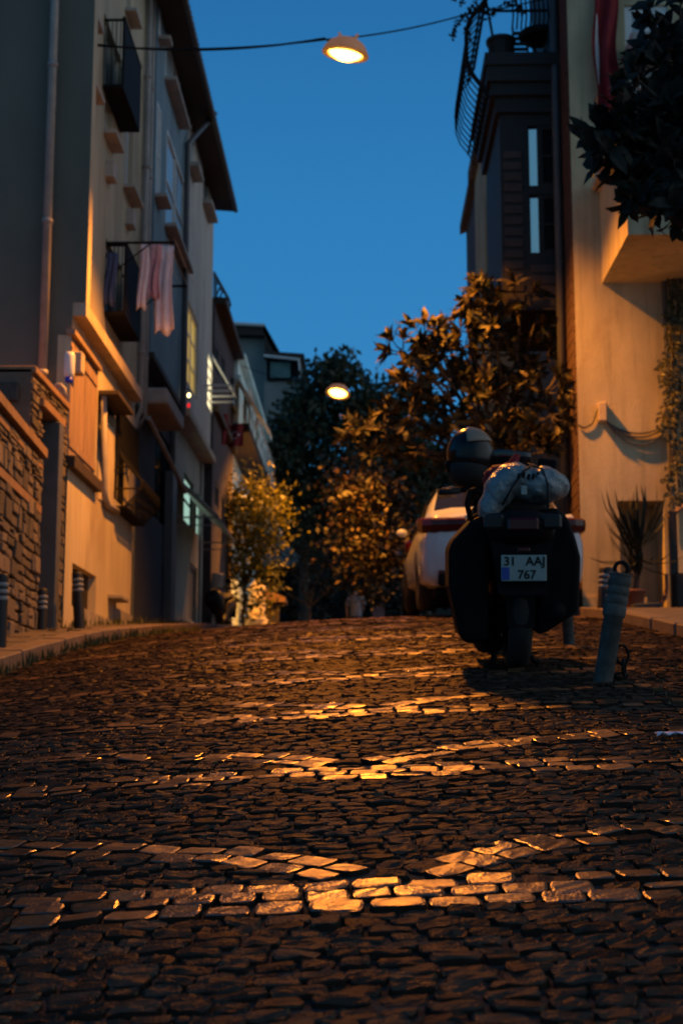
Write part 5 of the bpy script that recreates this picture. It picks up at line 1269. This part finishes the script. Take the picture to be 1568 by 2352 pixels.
# loquat behind the white car
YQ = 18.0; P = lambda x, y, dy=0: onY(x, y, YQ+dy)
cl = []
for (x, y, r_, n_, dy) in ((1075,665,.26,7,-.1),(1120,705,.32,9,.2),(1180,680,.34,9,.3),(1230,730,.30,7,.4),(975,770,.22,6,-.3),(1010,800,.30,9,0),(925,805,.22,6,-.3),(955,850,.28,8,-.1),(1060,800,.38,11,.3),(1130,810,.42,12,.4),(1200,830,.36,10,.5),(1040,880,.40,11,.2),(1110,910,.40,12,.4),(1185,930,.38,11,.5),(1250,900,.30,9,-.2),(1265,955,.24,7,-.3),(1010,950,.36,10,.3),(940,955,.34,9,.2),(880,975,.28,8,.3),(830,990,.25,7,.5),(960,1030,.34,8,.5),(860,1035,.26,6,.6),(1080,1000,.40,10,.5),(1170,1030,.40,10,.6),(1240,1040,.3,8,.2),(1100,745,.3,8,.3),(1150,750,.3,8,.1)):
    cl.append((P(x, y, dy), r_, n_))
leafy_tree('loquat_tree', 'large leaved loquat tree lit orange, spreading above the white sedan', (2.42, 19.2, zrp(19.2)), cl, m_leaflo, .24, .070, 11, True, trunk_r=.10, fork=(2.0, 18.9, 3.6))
# near dark tree hanging in from the right
YK = 9.6; P = lambda x, y, dy=0: onY(x, y, YK+dy)
cl = [(onY(1560, 200, 9.9), .40, 30), (onY(1550, 380, 9.9), .34, 26)]
for (x, y, r_, n_, dy) in ((1560,60,.22,9,.2),(1520,40,.10,3,0),(1500,95,.08,3,0),(1600,130,.26,12,.3),(1470,190,.10,3,-.1),(1540,180,.14,5,.2),(1590,230,.26,12,.1),(1490,250,.12,4,.1),(1545,270,.18,8,.2),(1440,300,.14,6,0),(1400,290,.12,5,-.1),(1375,310,.08,4,0),(1500,320,.2,10,.2),(1570,340,.24,12,.3),(1430,360,.16,7,.1),(1385,350,.10,4,0),(1480,390,.18,9,.2),(1540,410,.20,10,.1),(1450,430,.12,6,0),(1500,460,.14,7,0),(1590,440,.22,9,.2),(1540,480,.10,5,0),(1640,300,.3,10,.3),(1460,270,.14,5,.4),(1420,320,.14,6,.4),(1520,370,.2,9,.5)):
    cl.append((P(x, y, dy), r_, n_))
leafy_tree('broadleaf_tree', 'unlit broad leaved tree hanging in black from the upper right edge', (3.75, 10.6, zrp(10.6)), cl, m_leafdk, .20, .085, 6, True, trunk_r=.09, fork=(3.1, 10.2, 3.9))
# far trees
def cloud(Y, pts, dy=.8, k=.86):
    out = []
    for (x, y, rp, n_) in pts: out.append((onY(x, y, Y+rg.uniform(-dy, dy)), rp*k*Y/F, n_))
    return out
cl = cloud(47.5, [(700,935,34,16),(730,900,40,18),(760,860,26,9),(795,845,22,8),(745,850,16,5),(790,885,36,12),(840,905,34,12),(850,940,50,18),(655,1000,40,22),(612,1050,36,20),(575,1090,34,18),(700,1000,60,34),(770,960,55,26),(640,1070,60,34),(720,1090,70,40),(590,1120,50,24),(800,1040,60,26),(690,1180,70,36),(620,1190,60,30),(760,1170,60,26),(900,930,40,12),(925,905,30,9),(955,930,34,10),(890,990,50,18),(960,985,50,18),(545,1110,34,14),(860,1090,50,18),(930,1070,50,18),(840,1000,50,26),(900,1040,54,26),(960,1060,54,22),(830,955,40,18),(870,1150,54,22),(940,1140,54,22)])
leafy_tree('dense_tree', 'tall dense dark tree rising behind the far lamp in the middle of the street', (onY(700, 1400, 48).x, 48, zr(-1, 48)), cl, m_leaftr, .27, .17, 24, False, trunk_r=.2, fork=(onY(700, 1200, 48).x, 48, 6.0), jit=.8)
cl = cloud(43, [(700,1240,50,16),(740,1290,50,16),(690,1300,44,12),(660,1270,44,14),(770,1340,50,14),(700,1360,60,16),(640,1350,50,14),(760,1240,40,12)], .5)
leafy_tree('oleander_bush', 'dark bush with small pale blossoms under the tall dense tree', (onY(710, 1430, 43).x, 43, zr(-1, 43)), cl, m_leafdk, .13, .06, 15, False, 'bush', .05, jit=1.5)
cl = cloud(39.0, [(850,1090,40,18),(890,1130,40,20),(830,1130,40,18),(800,1170,40,18),(860,1180,48,24),(905,1180,34,14),(830,1220,46,22),(880,1235,46,24),(790,1240,34,14),(850,1280,46,22),(895,1290,36,16),(820,1300,40,16),(915,1250,24,8),(860,1330,36,14),(785,1110,30,10),(925,1155,18,6)], .5)
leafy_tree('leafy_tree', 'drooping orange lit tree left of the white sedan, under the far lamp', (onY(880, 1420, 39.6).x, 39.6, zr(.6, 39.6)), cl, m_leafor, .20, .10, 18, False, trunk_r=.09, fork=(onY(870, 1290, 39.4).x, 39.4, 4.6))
cl = cloud(34.4, [(505,1140,26,10),(560,1115,10,5),(568,1150,20,9),(585,1100,8,4),(592,1135,18,8),(610,1160,22,9),(630,1150,12,5),(530,1180,34,16),(575,1195,34,18),(615,1205,26,12),(640,1190,12,5),(500,1220,30,14),(545,1240,40,22),(595,1250,36,18),(510,1290,34,16),(565,1300,38,18),(610,1290,24,10),(490,1170,24,9),(520,1330,24,6),(600,1385,16,7),(560,1400,16,7),(620,1340,16,6),(645,1150,8,4),(632,1225,14,6)], .35)
leafy_tree('bush', 'tall yellow green bush lit by the far lamp beside the pale house', (onY(560, 1440, 35).x, 34.9, zr(-2.6, 34.9)), cl, m_leafye, .17, .09, 12, False, 'bush', .05)
cl = cloud(50, [(1000,1120,60,14),(960,1180,60,14),(900,1350,50,10),(940,1300,60,12),(1010,1050,60,14),(820,1370,50,12),(760,1380,40,10)], 1)
leafy_tree('background_tree', 'dark tree mass beyond the parked cars on the far right of the street', (onY(980, 1400, 50).x, 50, zr(1, 50)), cl, m_leafdk, .40, .24, 22, False, trunk_r=.15, fork=(onY(970, 1250, 50).x, 50, 6))
cl = cloud(57, [(560,1250,60,14),(600,1330,60,14),(640,1400,60,12),(700,1400,60,12),(530,1330,50,10),(850,1390,50,10),(900,1400,50,10),(780,1290,60,12),(560,1150,50,10)], 1)
leafy_tree('background_tree', 'dark tree closing the left of the street behind the fountain and bush', (onY(610, 1400, 57).x, 57, zr(-3, 57)), cl, m_leafdk, .45, .28, 22, False, trunk_r=.15, fork=(onY(610, 1250, 57).x, 57, 7))
# hillside closing the view beyond the trees
b = MB(); b.grid([[(x, y, zr(0, y)-1+1.55*h*(.75+.25*math.sin(x*.31+y))) for x in range(-60, 61, 3)] for y, h in ((62,0),(66,3.5),(72,7.5),(80,10),(95,11.5),(120,11.5))])
tag(b.build('hillside', mat('hillside_scrub', (.012,.016,.009), .95, .5, .6, .8, 3), smooth=True), kind='structure')
# ivy on the right edge
vi = place('climbing_vine', 'tangled climbing vine with small lit leaves along the right picture edge', 'vine', (XR+1.25, YR-.25, zrp(YR)))
cb = MB(); tb = MB(); q0 = onY(1535, 1150, YR-.15)
for k in range(7):
    x = 1536+k*9; tb.tube([onY(x+rg.uniform(-6, 6), y, YR-.12-rg.uniform(0, .1)) for y in range(640, 1130, 40)], .012, 5)
for k in range(640):
    y = rg.uniform(640, 1160); e = 1528 - (8 if 760 < y < 1000 else -4) + 10*math.sin(y*.05); x = e + abs(rg.gauss(0, 1))*28
    if y > 990 and rg.random() < .55: continue
    p = onY(x, y, YR-.10-rg.uniform(0, .22)); d = Vector((rg.gauss(0,.6), -rg.random()*.8, -rg.random()-.1))
    cb.leaf(p, d, Vector((0,-1,.3)), rg.uniform(.06, .11), rg.uniform(.035, .06))
tb.build('stem', m_bark, vi, True); cb.build('foliage', m_leafiv, vi)
# yucca in its pot
yb = onY(1455, 1396, YR-.5); yu = place('potted_yucca', 'spiky yucca in a terracotta pot standing in front of the wall niche', 'plant', (yb.x, YR-.5, yb.z))
b = MB(); b.lathe([(.09,-.05),(.11,.0),(.135,.17),(.15,.175),(.15,.21),(.12,.21),(.11,.16)], yb, 16); b.build('pot', m_terra, yu, True)
b = MB(); yt = onY(1462, 1262, YR-.5); b.tube([yb+Vector((0,0,.1)), (yb+yt)/2+Vector((.01,0,0)), yt], [.028,.024,.022], 7); b.tube([yb+Vector((.02,0,.1)), yb+Vector((.07,0,.35))], .02, 6); b.build('stem', m_bark, yu, True)
b = MB()
for (c_, n_, L_, m_) in ((yt, 34, .46, 1), (yt-Vector((0,0,.14)), 22, .40, 2.0), (yb+Vector((.07,0,.36)), 16, .30, 1.3)):
    for k in range(n_):
        a = rg.uniform(0, 6.28); el = rg.uniform(.1, 1.0 if m_ < 1.5 else 2.2)
        d = Vector((math.sin(el)*math.cos(a), math.sin(el)*math.sin(a)*.8, math.cos(el)))
        b.leaf(c_+Vector((0,0,rg.uniform(-.05, .05))), d, Vector((math.cos(a+1.57), math.sin(a+1.57), .1)).cross(d), L_*1.6*rg.uniform(.6, 1.1), .042, .5)
b.build('foliage', m_leafdk, yu)
# timber handrail and hose on the far right
hr = place('wooden_handrail', 'sloping wooden handrail on a dark post at the right picture edge', 'handrail', tuple(onY(1537, 1390, YR-.3)))
b = MB(); a, c = onY(1534, 1118+70, YR-.32), onY(1600, 1140, YR-.32); b.tube([a, c], .035, 6); b.build('rail', m_coping, hr)
b = MB(); q = onY(1541, 1175, YR-.3); q2 = onY(1540, 1400, YR-.3); b.box((q.x-.045, YR-.36, q2.z-.1), (q.x+.045, YR-.27, q.z)); b.build('post', m_wooddk, hr)
b = MB(); q = onY(1560, 1330, YR-.35); b.bbox((q.x+.06, YR-.3, q.z-.15), (.14, .12, .22), .03); b.build('panel', m_wooddk, hr)
hz = place('garden_hose', 'pale curved hose end lying beside the yucca pot', 'hose', tuple(onY(1500, 1398, YR-.55)))
b = MB(); b.tube([onY(x, y, YR-.55) for x, y in ((1470,1402),(1495,1398),(1515,1390),(1526,1374),(1530,1350),(1529,1318))], .022, 8); b.build('tube', m_terra, hz, True)
st_ = place('kerb_stone', 'loose dark stone block on the pavement below the yucca', 'stone', tuple(onY(1480, 1395, YR-.9)))
b = MB(); q = onY(1482, 1393, YR-.9); b.bbox(q, (.16,.09,.035), .015, Matrix.Rotation(R(-4), 3, 'Y')); b.build('block', m_plBlow, st_)

# ------------------------------------------------------------------ fountain, planter, litter
YFn = 40.0; fb = onY(588, 1436, YFn); fo = place('stone_fountain', 'carved pale stone street fountain glowing under the far lamp behind the bush', 'fountain', (fb.x, YFn, fb.z-.1))
hx = 24/F*YFn; zt = onY(590, 1330, YFn).z
b = MB(); z0 = fb.z-.4
Hf = zt-fb.z; b.lathe([(hx*1.15,-.4),(hx*1.15,.12*Hf),(hx*.9,.16*Hf),(hx*.82,.42*Hf),(hx*.95,.46*Hf),(hx*.78,.50*Hf),(hx*.74,.74*Hf),(hx*1.0,.78*Hf),(hx*.95,.83*Hf),(hx*.55,.90*Hf),(hx*.28,.97*Hf),(hx*.32,1.0*Hf),(.02,1.05*Hf)], (fb.x, YFn+.2, fb.z), 10)
for k in range(3): b.blob((fb.x-.12+.12*k, YFn-.10, fb.z+Hf*(.28+.30*(k % 2))), (.09,.06,.10), 8, 6)
o = b.build('pillar', m_fount, fo)
b = MB(); b.lathe([(.20,0),(.26,.05),(.30,.22),(.34,.26),(.30,.26),(.24,.12)], (fb.x-.05, YFn-.28, fb.z-.1), 18); b.build('basin', m_fount, fo, True)
b = MB(); b.bbox((fb.x+.1, YFn-.1, fb.z-.05), (hx*1.6,.3,.08), .02); b.build('base_step', m_fount, fo)
# low tiled kiosk roof and post beside the fountain
ks = place('wooden_kiosk', 'small dark wooden kiosk with brownish pitched roof right of the stone fountain', 'kiosk', tuple(onY(632, 1436, 41)))
b = MB(); a, c = onY(612, 1385, 41), onY(640, 1440, 41); b.box((a.x, 41, c.z-.3), (c.x, 41.6, a.z)); b.build('cabin', m_soffit, ks)
b = MB(); b.prism([onY(605, 1350, 40.8), onY(655, 1372, 40.8), onY(655, 1382, 40.8), onY(605, 1382, 40.8)], (0,1.2,0)); b.build('roof', m_coping, ks)
pn = place('planter', 'pale pinkish planter with a dark shrub beside the parked silver car', 'planter', tuple(onY(868, 1425, 30)))
b = MB(); a, c = onY(856, 1394, 30), onY(884, 1436, 30); b.prism([(a.x, 30, a.z), (c.x, 30, a.z), (c.x-.03, 30, c.z-.2), (a.x+.03, 30, c.z-.2)], (0,.3,0)); b.build('box', mat('planter_pink', (.50,.40,.42), .7, .2, 8), pn)
b = MB()
for k in range(140):
    q = onY(870, 1375, 30.1)+Vector((rg.gauss(0,.10), rg.gauss(0,.08), rg.gauss(0,.13))); b.leaflet(q, Vector((rg.gauss(0,1), rg.gauss(0,1), rg.random())), Vector((rg.gauss(0,1), rg.gauss(0,1), 1)), .12, .05)
b.build('foliage', m_leafdk, pn)
def road_pt(px, py, off=0.0, zf=None):
    zf = zf or zr; best = None
    for i in range(1200):
        Y = 1.5+.03*i; p = onY(px, py, Y); e = p.z-zf(p.x, Y)
        if e < 0: best = p; break
    return best if best else p
p = road_pt(1545, 1698); lt = place('plastic_wrapper', 'crumpled white and blue plastic wrapper on the cobbles at the right edge', 'litter', tuple(p))
b = MB(); b.grid([[(p.x-.06+.2*i/9, p.y+.05*j/4-.02+.01*math.sin(i), p.z+.012+.016*abs(math.sin(i*1.7+j*1.3))) for i in range(10)] for j in range(5)]); o = b.build('film', m_whitec, lt, True); md = o.modifiers.new('thick', 'SOLIDIFY'); md.thickness = .002
b = MB(); b.bbox((p.x+.10, p.y+.02, p.z+.022), (.05,.022,.006), .003); b.build('label_strip', m_plblue, lt)
gd = road_pt(138, 1450, 0, lambda x, y: zl(y)); 
lt = place('glass_shards', 'few glinting glass shards on the pavement beside the short bollard', 'litter', tuple(gd))
m_gl = mat('brown_glass', (.30,.22,.08), .08, 0, spec=1.0, metal=.6)
for k in range(7):
    b = MB(); c_ = Vector((gd.x+rg.uniform(-.14, .12), gd.y+rg.uniform(-.15, .15), zl(gd.y)+.018)); b.bbox(c_, (rg.uniform(.015, .03), .012, .008), .003, Matrix.Rotation(rg.uniform(-.5, .5), 3, 'Y') @ Matrix.Rotation(rg.uniform(0, 3), 3, 'Z')); b.build('shard', m_gl, lt)
# weeds along the kerb and the wall foot, grass blades in the joints
b = MB()
def tuft(x, y, z, n, h):
    for k in range(n):
        a = rg.uniform(0, 6.28); d = Vector((math.cos(a)*.5, math.sin(a)*.5, 1)); b.leaf(Vector((x+rg.gauss(0,.025), y+rg.gauss(0,.025), z-.01)), d, Vector((math.cos(a), math.sin(a), 0)), h*rg.uniform(.5, 1.2), .012, .3)
for k in range(150):
    y = rg.uniform(8, 22); tuft(KL+.035+abs(rg.gauss(0, .04)), y, zr(KL+.05, y), 7, rg.uniform(.04, .12))
for k in range(70):
    y = rg.uniform(15.3, 27); tuft(XAL+.10+rg.uniform(0, .06), y, zl(y), 6, rg.uniform(.05, .14))
for k in range(60):
    y = rg.uniform(2.6, 9); x = rg.uniform(1.3, 2.2); tuft(x, y, zr(x, y)-.01, 3, rg.uniform(.02, .06))
w_ = b.build('weeds', leafmat('weed_green', (.06,.07,.02), (.03,.04,.012), .6, .1)); tag(w_, 'sparse weeds growing along the kerb and in the joints', 'weeds', kind='stuff')

# ------------------------------------------------------------------ dusk sky and lamps
nt = W.node_tree; N = nt.nodes; Lk = nt.links; bgn = N['Background']
tc = N.new('ShaderNodeTexCoord'); sp_ = N.new('ShaderNodeSeparateXYZ'); Lk.new(tc.outputs['Generated'], sp_.inputs[0])
rz = N.new('ShaderNodeValToRGB'); Lk.new(sp_.outputs['Z'], rz.inputs['Fac'])
cr = rz.color_ramp; cr.elements[0].position = 0; cr.elements[0].color = (.050,.27,.56,1); cr.elements[1].position = 1; cr.elements[1].color = (.006,.042,.125,1)
for p_, c_ in ((.22, (.037,.238,.54,1)), (.36, (.027,.20,.48,1)), (.50, (.019,.148,.385,1)), (.72, (.010,.075,.21,1))): e = cr.elements.new(p_); e.color = c_
# paler afterglow behind the viewer, where the sun went down
gl_ = N.new('ShaderNodeMapRange'); Lk.new(sp_.outputs['Y'], gl_.inputs['Value']); gl_.inputs['From Min'].default_value = -.05; gl_.inputs['From Max'].default_value = -.9
mxs = N.new('ShaderNodeMix'); mxs.data_type = 'RGBA'; 
zf = N.new('ShaderNodeMapRange'); Lk.new(sp_.outputs['Z'], zf.inputs['Value']); zf.inputs['From Min'].default_value = .25; zf.inputs['From Max'].default_value = .75; zf.inputs['To Min'].default_value = 1; zf.inputs['To Max'].default_value = 0
zm = N.new('ShaderNodeMath'); zm.operation = 'MULTIPLY'; Lk.new(gl_.outputs['Result'], zm.inputs[0]); Lk.new(zf.outputs['Result'], zm.inputs[1]); Lk.new(zm.outputs[0], mxs.inputs['Factor']); Lk.new(rz.outputs['Color'], mxs.inputs[6]); mxs.inputs[7].default_value = (.09,.19,.26,1)
# brighter sky added to the right, out of view, to light the left facades
xr_ = N.new('ShaderNodeMapRange'); Lk.new(sp_.outputs['X'], xr_.inputs['Value']); xr_.inputs['From Min'].default_value = .35; xr_.inputs['From Max'].default_value = .9
mx2 = N.new('ShaderNodeMix'); mx2.data_type = 'RGBA'; Lk.new(xr_.outputs['Result'], mx2.inputs['Factor']); Lk.new(mxs.outputs[2], mx2.inputs[6]); mx2.inputs[7].default_value = (.52,.58,.62,1)
Lk.new(mx2.outputs[2], bgn.inputs['Color']); bgn.inputs['Strength'].default_value = 1.0

def spot(name, c, power, parent, size=126, blend=.5, rad=.11, tilt=-4, col=(1,.325,.024)):
    ld = bpy.data.lights.new(name, 'SPOT'); ld.energy = power; ld.color = col; ld.spot_size = R(size); ld.spot_blend = blend; ld.shadow_soft_size = rad
    o = bpy.data.objects.new(name, ld); C.objects.link(o); o.location = c; o.rotation_euler = (R(tilt), 0, 0); o.parent = parent; return o
spot('lamp_light', (0,0,-.14), 4400, L1); spot('lamp_light', (0,0,-.16), 5600, L2, 124, .6, tilt=0)

S.view_settings.view_transform = 'Standard'; S.view_settings.look = 'None'; S.view_settings.exposure = 0; S.view_settings.gamma = 1
S.render.engine = 'CYCLES'; S.cycles.use_denoising = True; S.cycles.max_bounces = 6; S.cycles.sample_clamp_indirect = 4
